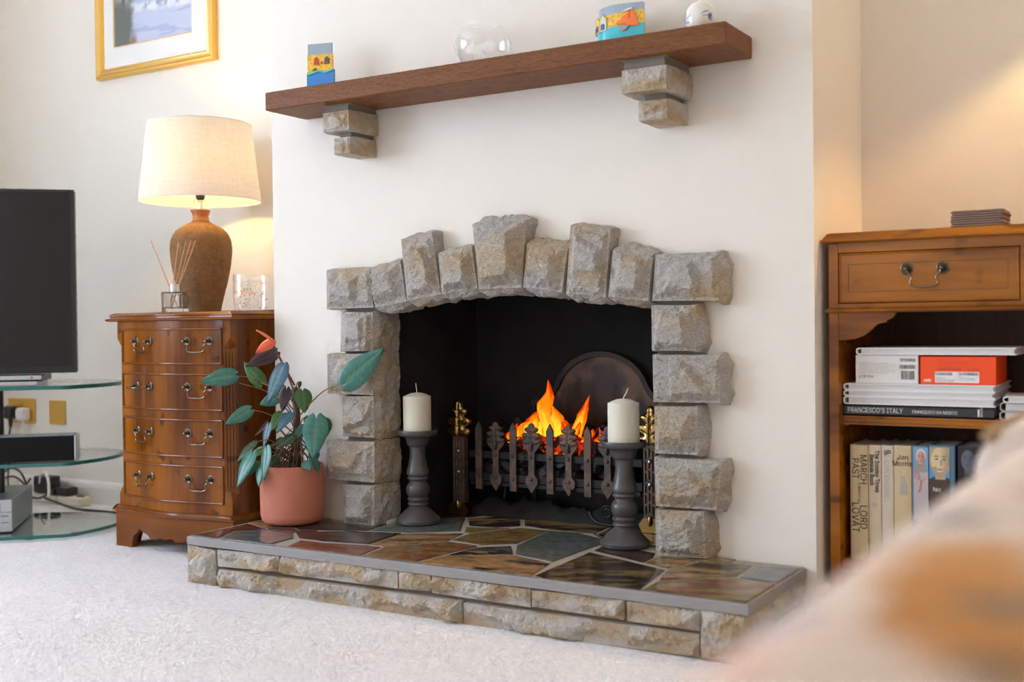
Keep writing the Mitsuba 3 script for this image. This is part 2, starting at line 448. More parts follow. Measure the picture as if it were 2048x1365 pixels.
mat('m_ivory', (.86, .85, .80), .18, clear=.6)
mat('m_teal', (.006, .125, .112), .12, spec=.6, clear=.5)
mat('m_paper', (.80, .80, .80), .55)
mat('m_page', (.66, .66, .67), .8)
mat('m_orange', (.92, .075, .003), .45)
mat('m_print', VC, .35, spec=.4, clear=.2)
mat('m_print_flat', VC, .8, spec=.2)
mat('m_ink', (.015, .015, .016), .6)
mat('m_ink_brown', (.06, .038, .020), .7)
mat('m_ink_red', (.5, .04, .05), .6)
mat('m_ink_white', (.85, .85, .84), .5)
mat('m_cover_black', (.012, .013, .016), .22, clear=.6)
mat('m_cover_tan', (.60, .48, .28), .5)
mat('m_cover_tan_light', (.66, .56, .40), .5)
mat('m_cover_pale', (.68, .60, .50), .45)
mat('m_cover_blue', (.11, .22, .33), .35)
mat('m_cover_grey', (.42, .39, .35), .6)
mat('m_coaster', (.20, .145, .115), .6)
mat('m_coaster_gold', (.62, .42, .14), .4, metallic=.5)
mat('m_fabric', VC, .9, spec=.15)
mat('m_cord', (.36, .24, .13), .85)
mat('m_mat_board', (.84, .83, .80), .85)
mat('m_reed', (.62, .33, .16), .7)
mat('m_glass_grey', (.30, .37, .43), .12, spec=.6, clear=.8)
mat('m_glass_yellow', VC, .14, spec=.6, clear=.9)
mat('m_glass_sea', (.03, .50, .58), .1, spec=.6, clear=1.0)
mat('m_glass_blue', (.01, .22, .62), .1, spec=.6, clear=1.0)
mat('m_glass_orange', (.90, .17, .004), .12, spec=.6, clear=1.0)
mat('m_glass_red', (.50, .045, .01), .14, clear=.8)
mat('m_glass_navy', (.015, .035, .28), .14, clear=.8)
mat('m_glass_mint', (.52, .60, .46), .14, clear=.8)
mat('m_glass_lilac', (.46, .26, .33), .14, clear=.8)
mat('m_glass_lime', (.45, .50, .04), .14, clear=.8)
mat('m_glass_slate', (.05, .07, .085), .14, clear=.8)
mat('m_delft_blue', (.02, .09, .38), .2, clear=.5)
mat('m_ash', (.022, .020, .018), .95)
mat('m_coal', (.010, .009, .009), .55, bump=proc(b_stone, .0008), bscale=.003)
mat('m_fireback_vc', VC, .5, metallic=.2, spec=.5)
mat('m_glitter', VC, .3, metallic=.3)
mat('m_gel', (.66, .55, .32), .2)
scene['m_glass'] = {'type': 'dielectric', 'int_ior': 1.5, 'ext_ior': 1.0}
scene['m_pane'] = {'type': 'thindielectric', 'int_ior': 1.5}
scene['m_shelf_glass'] = {'type': 'thindielectric', 'int_ior': 1.5, 'specular_transmittance': {'type': 'rgb', 'value': [.90, .97, .955]}}

# ------------------------------------------------------------------ the room
R0 = ROOM; BX0, BX1, YB, H = -.7448, .731, R0['yb'], R0['h']
struct('floor', box(R0['x0'] - .1, R0['x1'] + .1, R0['y0'] - .1, YB + .1, -.1, 0), 'm_carpet')
struct('ceiling', box(R0['x0'] - .1, R0['x1'] + .1, R0['y0'] - .1, YB + .1, H, H + .1), 'm_ceiling')
struct('wall_back_left', box(R0['x0'], BX0, YB, YB + .1, 0, H), 'm_wall')
struct('wall_back_right', box(BX1, R0['x1'], YB, YB + .1, 0, H), 'm_wall')
W1 = dict(y0=-3.15, y1=-1.15, z0=.62, z1=2.1)          # window_1, left wall
W2 = dict(x0=-1.5, x1=1.1, z0=.85, z1=2.1)           # window_2, rear wall
def wall_with_hole(a0, a1, h0, h1):
    return Polygon(rect(a0, a1, 0, H), [rect(*h0, *h1)])
lw = prism(wall_with_hole(R0['y0'], YB + .1, (W1['y0'], W1['y1']), (W1['z0'], W1['z1'])), 0, .1)
struct('wall_left', move(xf(lw, [[0, 0, 1], [1, 0, 0], [0, 1, 0]]), R0['x0'] - .1), 'm_wall')
rw = prism_xz(wall_with_hole(R0['x0'], R0['x1'], (W2['x0'], W2['x1']), (W2['z0'], W2['z1'])), R0['y0'] - .1, R0['y0'])
struct('wall_rear', rw, 'm_wall')
struct('wall_right', box(R0['x1'], R0['x1'] + .1, R0['y0'], YB + .1, 0, H), 'm_wall')

def window(name, a0, a1, z0, z1, n, xform, light):
    """Frame, mullions and panes; daylight comes through the panes."""
    fr = Polygon(rect(a0, a1, z0, z1), [rect(a0 + .06, a1 - .06, z0 + .06, z1 - .06)])
    struct(name, xform(prism(fr, .0, .07)), 'm_skirt')
    w = (a1 - a0 - .12) / n
    for i in range(1, n):
        part(name, 'mullion', xform(prism(Polygon(rect(a0 + .06 + w * i - .025, a0 + .06 + w * i + .025, z0 + .06, z1 - .06)), .005, .065)), 'm_skirt', False)
    part(name, 'sill', xform(prism(Polygon(rect(a0 - .05, a1 + .05, z0 - .04, z0)), -.03, .14)), 'm_skirt', False)
    for i in range(n):
        p = prism(Polygon(rect(a0 + .06 + w * i + .025 * (i > 0), a0 + .06 + w * (i + 1) - .025 * (i < n - 1), z0 + .06, z1 - .06)), .02, .026)
        part(name, 'pane', xform(p), 'm_white_plastic', False, emitter=glow(light, 2.0 if name == 'window_1' else .5))
window('window_1', W1['y0'], W1['y1'], W1['z0'], W1['z1'], 3, lambda m: move(xf(m, [[0, 0, 1], [1, 0, 0], [0, 1, 0]]), R0['x0'] - .09), WINDOW_LIGHT)
window('window_2', W2['x0'], W2['x1'], W2['z0'], W2['z1'], 3, lambda m: move(xf(m, [[-1, 0, 0], [0, 0, 1], [0, 1, 0]]), -.4, R0['y0'] - .09), WINDOW2_LIGHT)

# stones of the surround: outlines on the face plane y = -0.042
ARCH = [[[-0.5232,0.7666],[-0.3821,0.7666],[-0.3725,0.6668],[-0.5238,0.6659]],[[-0.3803,0.7665],[-0.2866,0.7816],[-0.269,0.6799],[-0.3673,0.6668]],[[-0.2831,0.8341],[-0.1903,0.8477],[-0.1656,0.6956],[-0.2669,0.6818]],[[-0.1729,0.7958],[-0.0752,0.8077],[-0.0594,0.7068],[-0.1631,0.695]],[[-0.072,0.8597],[0.076,0.8603],[0.0611,0.7054],[-0.0564,0.7049]],[[0.0776,0.807],[0.1841,0.7903],[0.1674,0.6915],[0.0654,0.7073]],[[0.1917,0.8424],[0.2919,0.8284],[0.2773,0.6783],[0.1781,0.6888]],[[0.296,0.7814],[0.392,0.7677],[0.3806,0.6677],[0.2843,0.6794]],[[0.3985,0.7681],[0.5404,0.766],[0.5419,0.6654],[0.39,0.6675]]]
LPIER = [[[-0.4758,0.6574],[-0.3745,0.6544],[-0.376,0.5577],[-0.4804,0.5561]],[[-0.5246,0.5498],[-0.3749,0.5503],[-0.3766,0.4464],[-0.5248,0.4471]],[[-0.4763,0.4402],[-0.3752,0.4437],[-0.3759,0.3385],[-0.4755,0.3383]],[[-0.5311,0.324],[-0.3751,0.3281],[-0.3753,0.2252],[-0.5312,0.2254]],[[-0.4786,0.2147],[-0.3769,0.2165],[-0.3785,0.1168],[-0.4768,0.1119]]]
RPIER = [[[0.3878,0.658],[0.4903,0.6565],[0.4907,0.5594],[0.3881,0.5597]],[[0.3897,0.5506],[0.5419,0.5502],[0.5428,0.4498],[0.3906,0.4484]],[[0.3925,0.4388],[0.4924,0.4405],[0.4921,0.3382],[0.3934,0.3369]],[[0.3913,0.3278],[0.5472,0.3271],[0.5316,0.2237],[0.3941,0.2224]],[[0.3921,0.2143],[0.504,0.2182],[0.5086,0.1195],[0.393,0.1147]]]
HFRONT = [[[-0.7121,0.0918],[-0.6179,0.0846],[-0.6176,-0.0018],[-0.7114,0.0012]],[[-0.6116,0.0882],[-0.414,0.0922],[-0.4123,0.0552],[-0.6098,0.0478]],[[-0.4083,0.0928],[-0.0732,0.0961],[-0.0739,0.0543],[-0.4052,0.0513]],[[-0.0703,0.0941],[0.0129,0.0911],[0.0132,0.0581],[-0.0697,0.0548]],[[0.0161,0.0921],[0.2575,0.0897],[0.2571,0.0534],[0.0164,0.0551]],[[0.2602,0.0884],[0.4647,0.0933],[0.4633,0.0541],[0.2609,0.0552]],[[0.4692,0.0906],[0.6179,0.0928],[0.6162,0.0524],[0.4695,0.0527]],[[-0.6084,0.0412],[0.0895,0.0456],[0.0946,-0.0025],[-0.6094,-0.0065]],[[0.0964,0.0431],[0.6152,0.0467],[0.6158,0.0041],[0.0973,-0.0045]],[[0.6189,0.0939],[0.7093,0.0911],[0.7073,0.0038],[0.618,0.0028]]]
SLATES = [[[-0.6971,-0.3606],[-0.6922,-0.1674],[-0.5953,-0.2001],[-0.6523,-0.2543],[-0.6137,-0.3509]],[[-0.6072,-0.3542],[-0.6457,-0.2581],[-0.5878,-0.2035],[-0.5278,-0.2178],[-0.4863,-0.2243],[-0.4492,-0.2642],[-0.4456,-0.3602]],[[-0.6927,-0.1625],[-0.7144,-0.0666],[-0.6162,-0.1278],[-0.6003,-0.1903]],[[-0.509,-0.172],[-0.5759,-0.1324],[-0.5483,-0.0132],[-0.4622,-0.0475],[-0.3761,0.0363],[-0.3549,-0.0985],[-0.4366,-0.1389]],[[-0.4957,-0.201],[-0.3833,-0.1254],[-0.3062,-0.1063],[-0.2573,-0.0924],[-0.2446,-0.2327],[-0.3589,-0.2587],[-0.4338,-0.2561]],[[-0.4159,-0.2734],[-0.3461,-0.2735],[-0.2404,-0.2495],[-0.1962,-0.2511],[-0.1796,-0.3477],[-0.3881,-0.3548]],[[-0.239,-0.234],[-0.2519,-0.0965],[-0.1913,-0.0577],[-0.1222,-0.0215],[-0.1037,-0.1153],[-0.1917,-0.2425]],[[-0.1844,-0.2531],[-0.0939,-0.1296],[-0.0078,-0.1389],[-0.0253,-0.2808],[-0.0333,-0.3588],[-0.1695,-0.3538]],[[-0.3521,-0.097],[-0.3717,0.0439],[-0.2463,0.1761],[-0.1498,0.0041],[-0.2462,-0.0724]],[[-0.227,0.1617],[-0.1384,0.2679],[-0.1013,0.2136],[-0.1728,0.083]],[[-0.1654,0.0718],[-0.0947,0.1985],[-0.055,0.1319],[-0.0962,0.0832]],[[-0.1626,0.0533],[-0.0933,0.0749],[-0.0588,0.0929],[-0.115,-0.0083],[-0.1292,-0.004]],[[-0.0972,-0.1053],[-0.1054,-0.0196],[-0.041,0.1046],[0.0376,0.1071],[0.0565,-0.0672],[-0.0063,-0.1214]],[[0.0714,-0.0907],[0.0451,0.1016],[0.1198,0.1149],[0.2304,0.0524],[0.2262,-0.2075],[0.1189,-0.1754]],[[-0.1192,0.2695],[-0.0807,0.3686],[0.0905,0.4002],[0.1387,0.2912],[0.1604,0.1246],[0.036,0.1255],[-0.0462,0.144]],[[-0.001,-0.1558],[0.0607,-0.1006],[0.1122,-0.1789],[-0.0081,-0.2487]],[[-0.0264,-0.3587],[-0.0039,-0.258],[0.1239,-0.1918],[0.2303,-0.2214],[0.257,-0.3554],[0.0813,-0.3537]],[[0.2621,-0.354],[0.2515,-0.0808],[0.402,-0.1383],[0.4695,-0.1661],[0.4975,-0.3673],[0.3122,-0.3488]],[[0.252,-0.0576],[0.245,0.0187],[0.3806,-0.0224],[0.397,-0.068],[0.3996,-0.1207]],[[0.407,-0.1244],[0.4054,-0.0694],[0.4924,-0.0598],[0.4638,-0.1512]],[[0.4697,-0.1606],[0.5028,-0.058],[0.608,-0.0374],[0.6165,-0.1598],[0.4945,-0.2506]],[[0.6262,-0.163],[0.6304,-0.0511],[0.7152,-0.0236],[0.7158,-0.1717]],[[0.5018,-0.3574],[0.5,-0.2591],[0.6231,-0.1779],[0.7152,-0.1832],[0.7131,-0.34],[0.7016,-0.3601]],[[0.1691,0.1182],[0.159,0.2527],[0.273,0.2096],[0.3286,0.0852],[0.2313,0.068]]]
LEAVES = [[-0.7049,-0.1951,0.4985,-0.7635,-0.2542,0.4853,0.047,0.664,-0.711,0.233],[-0.7296,-0.0702,0.4726,-0.7837,-0.0786,0.5308,0.0426,0.581,-0.685,0.441],[-0.6708,-0.0801,0.5537,-0.7072,-0.1494,0.5192,0.0445,0.679,-0.58,0.45],[-0.6058,-0.1232,0.5183,-0.6167,-0.1663,0.4258,0.0534,0.089,-0.907,0.412],[-0.672,-0.071,0.4359,-0.713,-0.0961,0.4164,0.0358,0.457,-0.874,0.165],[-0.6109,-0.1038,0.4588,-0.6276,-0.1032,0.3995,0.032,0.321,-0.942,-0.101],[-0.5812,-0.0742,0.4534,-0.5634,-0.0877,0.3991,0.047,0.733,-0.564,0.38],[-0.4144,-0.1015,0.4806,-0.3218,-0.0675,0.5664,0.068,0.308,-0.95,0.045],[-0.5583,-0.0032,0.3745,-0.5576,-0.0036,0.3244,0.0412,0.786,-0.617,0.015],[-0.5049,-0.1109,0.3868,-0.4917,-0.1395,0.2882,0.0649,0.481,-0.823,0.303],[-0.6921,-0.1537,0.4077,-0.7321,-0.2019,0.371,0.0381,0.633,-0.728,0.264],[-0.6061,-0.1252,0.3974,-0.6166,-0.1556,0.3564,0.0381,0.604,-0.707,0.369],[-0.5812,-0.1218,0.3988,-0.5917,-0.164,0.353,0.0328,0.146,-0.745,0.651],[-0.6712,-0.1067,0.3642,-0.6763,-0.1224,0.3048,0.032,-0.159,-0.951,0.265],[-0.7101,-0.0718,0.3671,-0.7449,-0.0817,0.3317,0.0263,-0.359,-0.746,0.56],[-0.5682,-0.1265,0.3438,-0.5819,-0.1703,0.3157,0.028,0.464,-0.577,0.673],[-0.5642,-0.0887,0.3636,-0.5721,-0.1174,0.3312,0.0291,0.613,-0.66,0.435],[-0.6119,-0.0121,0.381,-0.6166,-0.0154,0.3498,0.026,0.488,-0.873,0.02],[-0.6755,-0.1567,0.3239,-0.6996,-0.1954,0.2756,0.0345,-0.057,-0.764,0.642],[-0.6514,-0.1892,0.3002,-0.6631,-0.2327,0.2181,0.0487,-0.074,-0.877,0.475],[-0.6544,-0.1681,0.2742,-0.6647,-0.1982,0.2401,0.0243,0.357,-0.75,0.557],[-0.6191,-0.1936,0.2653,-0.6086,-0.2114,0.2202,0.0258,0.036,-0.927,0.374],[-0.5918,-0.1997,0.3156,-0.5822,-0.2184,0.2408,0.0404,-0.168,-0.961,0.22],[-0.6845,-0.1157,0.3029,-0.7143,-0.1223,0.2827,0.0215,0.233,-0.972,-0.025],[-0.6098,-0.1409,0.2865,-0.6065,-0.1743,0.2646,0.0215,0.649,-0.37,0.664],[-0.5225,-0.1349,0.2797,-0.4968,-0.143,0.2617,0.0269,0.305,-0.627,0.717],[-0.5347,-0.0954,0.2907,-0.5009,-0.099,0.2483,0.0283,0.781,-0.033,0.624],[-0.6717,-0.0613,0.295,-0.6773,-0.0768,0.2709,0.0215,0.574,-0.743,0.344],[-0.6413,-0.0892,0.3278,-0.6657,-0.1043,0.3053,0.019,0.315,-0.91,0.27],[-0.5769,-0.0274,0.2894,-0.5682,-0.0459,0.2632,0.0173,0.243,-0.753,0.611],[-0.6673,-0.0677,0.4669,-0.6491,-0.0686,0.4495,0.0224,0.481,-0.688,0.544],[-0.6142,-0.0471,0.4756,-0.6166,-0.0488,0.4579,0.0099,0.501,-0.866,0.017],[-0.634,-0.0594,0.4538,-0.609,-0.068,0.4371,0.0269,0.257,-0.646,0.719]]
TRUNK = [[-0.6095,-0.0713,0.244],[-0.6057,-0.0683,0.2878],[-0.6161,-0.0621,0.3396],[-0.6073,-0.0676,0.3932],[-0.6196,-0.0627,0.4366],[-0.6158,-0.0599,0.463]]
FLOWER = [[-0.6127,-0.0697,0.4679],[-0.6282,-0.09,0.5169],[-0.638,-0.107,0.5567],[-0.6429,-0.1211,0.5874],[-0.6573,-0.1654,0.556],[-0.6624,-0.1559,0.6131]]
BARESTEM = [[-0.6204,-0.0755,0.3934],[-0.6588,-0.1212,0.4523],[-0.707,-0.1733,0.4776]]
arch_polys = [Polygon(p) for p in ARCH]; pier_polys = [Polygon(p) for p in LPIER + RPIER]
stones_u = unary_union([q.buffer(.006) for q in arch_polys + pier_polys]).buffer(.004).buffer(-.010)
intrados = [(-.376, .09), (.391, .09), (.391, .66)]
for p in ARCH[::-1]: intrados += [tuple(p[2]), tuple(p[3])]
intrados += [(-.376, .66)]
opening = Polygon([q for q in intrados if -.3761 <= q[0] <= .3911]).buffer(0)
hole = unary_union([stones_u, opening]).buffer(.003).buffer(-.014)
hole = max(getattr(hole, 'geoms', [hole]), key=lambda g: g.area)
hole = Polygon(hole.exterior)
breast = Polygon(rect(BX0, BX1, 0, H)).difference(hole)
struct('wall_chimney_breast', prism_xz(breast, 0, .06), 'm_wall')
part('wall_chimney_breast', 'return_left', box(BX0, BX0 + .06, .06, YB, 0, H), 'm_wall', False)
part('wall_chimney_breast', 'return_right', box(BX1 - .06, BX1, .06, YB, 0, H), 'm_wall', False)
def u_plan(o):
    return Polygon([(-.392 - o, .061), (-.330 - o, .368 + o), (.345 + o, .368 + o), (.402 + o, .061)])
fbx = u_plan(.012).difference(Polygon([(-.392, .05), (-.392, .061), (-.330, .368), (.345, .368), (.402, .061), (.402, .05)]))
struct('wall_firebox', cat(prism(fbx, .0, .95), prism(u_plan(.012), .95, .96)), 'm_soot')

# skirting boards
def skirting(name, xs0, xs1):
    prof = [(0, 0), (.016, 0), (.016, .055), (.012, .068), (.006, .074), (0, .078)]
    m = trimesh.creation.extrude_polygon(Polygon(prof), xs1 - xs0, engine='earcut')
    struct(name, move(xf(m, [[0, 0, 1], [-1, 0, 0], [0, 1, 0]]), xs0, YB), 'm_skirt')
skirting('baseboard_back_left', R0['x0'], BX0)
skirting('baseboard_back_right', BX1, R0['x1'])
struct('baseboard_return_right', box(BX1, BX1 + .016, .012, YB - .016, 0, .075, .004), 'm_skirt')
struct('baseboard_left', box(R0['x0'], R0['x0'] + .016, R0['y0'], YB - .016, 0, .078, .004), 'm_skirt')

# ------------------------------------------------------------------ stone surround
fs = thing('fireplace_surround', 'rough grey-buff sandstone surround with stepped arch around the fire opening', 'fireplace surround')
mort = stones_u.difference(opening.buffer(.001))
part(fs, 'mortar', prism_xz(mort, -.020, .058), 'm_mortar', False)
rng = random.Random(4)
for i, p in enumerate(ARCH):
    bl = .024 if i not in (4,) else .032
    sd = [.004, .001, .004, .002]      # polygon is listed top-left, top-right, bottom-right, bottom-left
    if i in (0,): sd = [.005, .001, .001, .006]
    if i == 8: sd = [.003, .022, .001, .001]
    if i in (4, 5, 7): sd = [.020, .002, .018, .001]
    if i in (1, 2, 3, 6): sd = [.010, .002, .018, .001]
    part(fs, 'stone', rock(p, -.042, .06, 11 + i, bl, sd, chips=4, res=.0055), 'm_stone', 16)
for i, p in enumerate(LPIER):
    part(fs, 'stone', rock(p, -.042, .064, 31 + i, .022, [.0008, .014, .0008, .005], chips=3, res=.0055), 'm_stone', 16)
for i, p in enumerate(RPIER):
    part(fs, 'stone', rock(p, -.042, .064, 51 + i, .024, [.0008, .017, .0008, .006], chips=3, res=.0055), 'm_stone', 16)

# ------------------------------------------------------------------ hearth
he = thing('hearth', 'raised sandstone hearth topped with crazy-paved multicoloured slate', 'hearth')
part(he, 'core', box(-.698, .698, -.336, -.001, 0, .0925), 'm_mortar', False)
cop = Polygon(rect(-.711, .711, -.3546, -.002))
pts = [(x, -.3546 - .0012 * math.sin(x * 37) - .0015 * meshkit.noise(np.array([x * 25., 0, 0]))) for x in np.linspace(-.711, .711, 120)]
part(he, 'coping', loft(pts + [(.711, -.002), (-.711, -.002)], [(-.003, .0922), (0, .0935), (0, .110), (-.002, .1125), (-.004, .1128)]), 'm_coping', 40)
part(he, 'inner_floor', box(-.385, .396, -.002, .366, 0, .1122), 'm_ash', False)
part(he, 'grout', cat(box(-.705, .705, -.340, -.003, .112, .1142), box(-.384, .395, -.003, .22, .112, .1142)), 'm_grout', False)
for i, p in enumerate(HFRONT):
    big = i in (0, 9)
    part(he, 'front_stone', rock(p, -.3546 + .004, -.334, 71 + i, .021 if not big else .018, [.0015], res=.005, margin=.0015, chips=6, rough=.007), 'm_stone_hearth', 16)
RP90 = [[0, -1, 0], [1, 0, 0], [0, 0, 1]]
for i, (a0, a1, z0, z1) in enumerate([(-.348, -.215, .003, .091), (-.209, -.10, .05, .091), (-.095, -.006, .05, .091), (-.209, -.006, .003, .044)]):
    m = rock([(a0, z0), (a1, z0), (a1, z1), (a0, z1)], -.708, -.69, 90 + i, .011, [.002], res=.007)
    part(he, 'side_stone', xf(m, RP90), 'm_stone_hearth', 16)
    m = rock([(-a1, z0), (-a0, z0), (-a0, z1), (-a1, z1)], -.708, -.69, 96 + i, .011, [.002], res=.007)
    part(he, 'side_stone', xf(m, [[0, 1, 0], [-1, 0, 0], [0, 0, 1]]), 'm_stone_hearth', 16)

SC = dict(rust=lin(128, 66, 34), red=lin(104, 52, 38), tan=lin(168, 122, 66), olive=lin(128, 112, 54), grey=lin(92, 97, 100), green=lin(88, 94, 78), black=lin(36, 29, 26), brown=lin(72, 48, 32), amber=lin(132, 88, 32), pale=lin(168, 164, 116), plum=lin(70, 40, 36))
SK = ['red plum brown', 'grey grey green', 'tan grey brown', 'brown black plum', 'plum black brown', 'rust red rust', 'tan brown tan', 'rust amber olive', 'green grey green', 'brown tan black', 'black brown black',
      'olive amber olive', 'amber olive brown', 'green grey green', 'black amber olive', 'black grey tan', 'tan black tan', 'black brown olive', 'black plum brown', 'olive tan brown', 'black olive tan', 'grey grey green', 'olive rust brown', 'black brown amber']
SLATES += [[(-.60, -.20), (-.50, -.215), (-.455, -.17), (-.51, -.12), (-.6, -.11)], [(-.70, -.15), (-.60, -.2), (-.55, -.10), (-.55, -.01), (-.7, -.01)], [(-.37, .04), (-.25, .16), (-.22, .22), (-.37, .22)], [(.22, .06), (.384, .04), (.384, .22), (.15, .22), (.15, .13)], [(.41, -.06), (.56, -.06), (.56, -.006), (.41, -.006)]]
SK += ['brown plum grey', 'grey brown tan', 'black brown brown', 'black brown plum', 'brown olive tan']
done = []
for i, p in enumerate(SLATES):
    q = Polygon(p).buffer(0).buffer(.0015)
    for o in done: q = q.difference(o.buffer(.004))
    lim = unary_union([sbox(-.704, -.3475, .704, -.004), sbox(-.37, -.005, .385, .30)])
    if i in (5, 7, 16, 17, 22, 0, 1): q = unary_union([q, q.buffer(.02).intersection(sbox(-.8, -.36, .8, -.345))])
    for o in done: q = q.difference(o.buffer(.004))
    q = q.intersection(lim).buffer(-.0008)
    if q.is_empty: continue
    q = max(getattr(q, 'geoms', [q]), key=lambda g: g.area)
    q = Polygon(q.exterior).simplify(.0015)
    if q.area < 2e-4: continue
    done.append(q)
    P, F, loops, _ = fillin(q, .008 if q.area > .006 else .006, i, .3); n = len(P)
    c1, c2, c3 = (SC[k] for k in SK[i].split())
    ang = [.1, .5, .0, .2, .3, .05, .5, .2][i % 8]; u = P[:, 0] * math.cos(ang) + P[:, 1] * math.sin(ang); v = -P[:, 0] * math.sin(ang) + P[:, 1] * math.cos(ang)
    f1 = meshkit.fbm(np.c_[u * 12, v * 34, np.full(n, i * 3.1)], 4, i); f2 = meshkit.fbm(np.c_[u * 18, v * 60, np.full(n, i * 5.7)], 4, i + 40); f3 = meshkit.fbm(np.c_[P * 160, np.full(n, i)], 2, i)
    stripey = i in (6, 16, 9, 15)
    col = npmix(c1, c2, nstep(.40, .64, f1)); col = npmix(col, c3, nstep(.46, .68, f2) * (.7 if not stripey else .95))
    col = npmix(col, col.mean(1, keepdims=True), np.full(n, .18)) * ((.62 + .5 * f3) * (.6 + .7 * meshkit.fbm(np.c_[u * 60, v * 150, np.full(n, i)], 3, i + 3)))[:, None]
    z = .1162 + .0016 * (meshkit.fbm(np.c_[P * 14, np.full(n, i * 2.)], 3, i) - .5) + .0006 * (f2 - .5) + [0, .0006, -.0003][i % 3]
    L = np.array(loops[0]); z[L] -= .0008
    V = np.vstack([np.c_[P, z], np.c_[P[L], np.full(len(L), .1136)]]); j = np.arange(len(L)); k = np.roll(j, -1)
    Fs = np.vstack([F, np.c_[n + j, n + k, L[k]], np.c_[n + j, L[k], L]])
    part(he, 'slate', tm(V, Fs), 'm_slate', True, color=np.vstack([col, np.tile(SC['grey'], (len(L), 1))]))
ZH = .1166

# ------------------------------------------------------------------ mantel shelf and what stands on it
ZM = 1.2158
mb = box(-.623, .6041, -.1546, 0, 1.1701, ZM, .0025)
solo('mantel_shelf', mb, 'm_mantel', 'long reddish-brown hardwood mantel shelf across the chimney breast', 'mantel shelf', smooth=False)

def corbel(label, x0, x1, yf, xl0, xl1, yl, z_top, zs, seed):
    """Two rough stones, the lower one smaller, under a mortar cap."""
    t = thing('stone_corbel', label, 'corbel', 'stone corbels under the mantel')
    zu1, zu0, zl1, zl0 = zs
    def blk(a0, a1, y, z0, z1, sd):
        p = [(a0, z1), (a1, z1), (a1, z0), (a0, z0)]
        return cat(rock(p, y, 0, sd, .010, [.002, .006, .001, .004], res=.006, margin=.002, chips=4), box(a0 + .004, a1 - .004, y + .004, 0, z0 + .003, z1 - .003))
    part(t, 'stone', blk(x0, x1, yf + .008, zu0, zu1, seed), 'm_stone_hearth', 16)
    part(t, 'stone', blk(xl0, xl1, yl + .008, zl0, zl1, seed + 1), 'm_stone_hearth', 16)
    pl = [(x0 + .006, 0), (x0 + .006, yf + .016), (x1 - .008, yf + .016), (x1 - .008, 0)]
    part(t, 'mortar', cat(loft(pl, [(0, zu1 - .004), (.004, zu1 + .006), (.002, z_top - .001), (.008, z_top)]), box(xl0 + .008, xl1 - .008, yl + .022, 0, zl1 - .006, zu0 + .006)), 'm_mortar', 30)
corbel('two-block rough stone corbel under the mantel nearest the table lamp', -.466, -.384, -.123, -.442, -.391, -.110, 1.1701, (1.153, 1.105, 1.090, 1.050), 120)
corbel('two-block rough stone corbel under the mantel below the curved sailboat glass', .368, .468, -.145, .394, .458, -.119, 1.1701, (1.150, 1.102, 1.086, 1.046), 130)

# upright fused-glass beach tile
g = thing('glass_tile', 'small upright fused-glass tile with red and blue huts on yellow sand', 'glass ornament', 'fused-glass ornaments on the mantel')
R15 = lambda m: rot(m, math.radians(16), about=(-.497, -.085, 0))
def sandcol(n, seed, P):
    f = meshkit.fbm(np.c_[P * 480, np.full(n, seed)], 2, seed)
    return npmix((.86, .50, .015), (.45, .20, .02), nstep(.62, .72, f))
def flat_vc(poly, y0, y1, res, colfn, tf=lambda m: m):
    P, F, loops, _ = fillin(poly, res, 3, .2); n = len(P); C = colfn(n, P)
    V = np.vstack([np.c_[P[:, 0], np.full(n, y0), P[:, 1]], np.c_[P[:, 0], np.full(n, y1), P[:, 1]]])
    Fs = [F, F[:, ::-1] + n]
    for L in loops:
        i = np.array(L); j = np.roll(i, -1); Fs += [np.c_[i, i + n, j + n], np.c_[i, j + n, j]]
    return tf(tm(V, np.vstack(Fs))), np.vstack([C, C])
x0, x1 = -.531, -.464
part(g, 'sky', R15(box(x0, x1, -.088, -.083, 1.308, 1.337, .001)), 'm_glass_grey', False)
m, c = flat_vc(Polygon(rect(x0, x1 + .001, 1.262, 1.309)), -.0895, -.082, .0025, lambda n, P: sandcol(n, 2, P), R15)
part(g, 'sand', m, 'm_glass_yellow', False, color=c)
wave = Polygon([(x0 - .001, ZM), (x1 + .005, ZM), (x1 + .005, 1.270), (-.480, 1.262), (-.497, 1.266), (-.512, 1.262), (x0 - .001, 1.257)])
part(g, 'sea', R15(prism_xz(wave, -.092, -.082)), 'm_glass_blue', False)
part(g, 'wave_crest', R15(tube([(x0, -.0925, 1.257), (-.512, -.0925, 1.262), (-.497, -.0925, 1.266), (-.480, -.0925, 1.262), (x1 + .005, -.0925, 1.268)], .0028)), 'm_glass_sea')
def hut(cx, z0, w, h): return Polygon([(cx - w, z0), (cx + w, z0), (cx + w, z0 + h * .7), (cx + w * .4, z0 + h * .85), (cx, z0 + h), (cx - w * .5, z0 + h * .82), (cx - w, z0 + h * .72)])
part(g, 'hut', R15(prism_xz(hut(-.506, 1.283, .0065, .020), -.0915, -.088)), 'm_glass_red', False, label='red hut')
part(g, 'hut', R15(prism_xz(hut(-.477, 1.284, .0065, .019), -.0915, -.088)), 'm_glass_slate', False, label='dark blue hut')
part(g, 'hut', R15(prism_xz(hut(-.4915, 1.284, .003, .007), -.0915, -.088)), 'm_glass_red', False, label='tiny red hut')
part(g, 'door', R15(prism_xz(Polygon(rect(-.480, -.475, 1.285, 1.292)), -.0922, -.0912)), 'm_glass_red', False)
part(g, 'boat', R15(prism_xz(Polygon([(-.517, 1.268), (-.506, 1.271), (-.508, 1.2745), (-.514, 1.273)]), -.0915, -.088)), 'm_glass_slate', False)
part(g, 'dune', R15(prism_xz(Polygon([(x0, 1.258), (-.513, 1.260), (-.511, 1.264), (-.519, 1.268), (x0, 1.264)]), -.0935, -.088)), 'm_glass_lime', False)

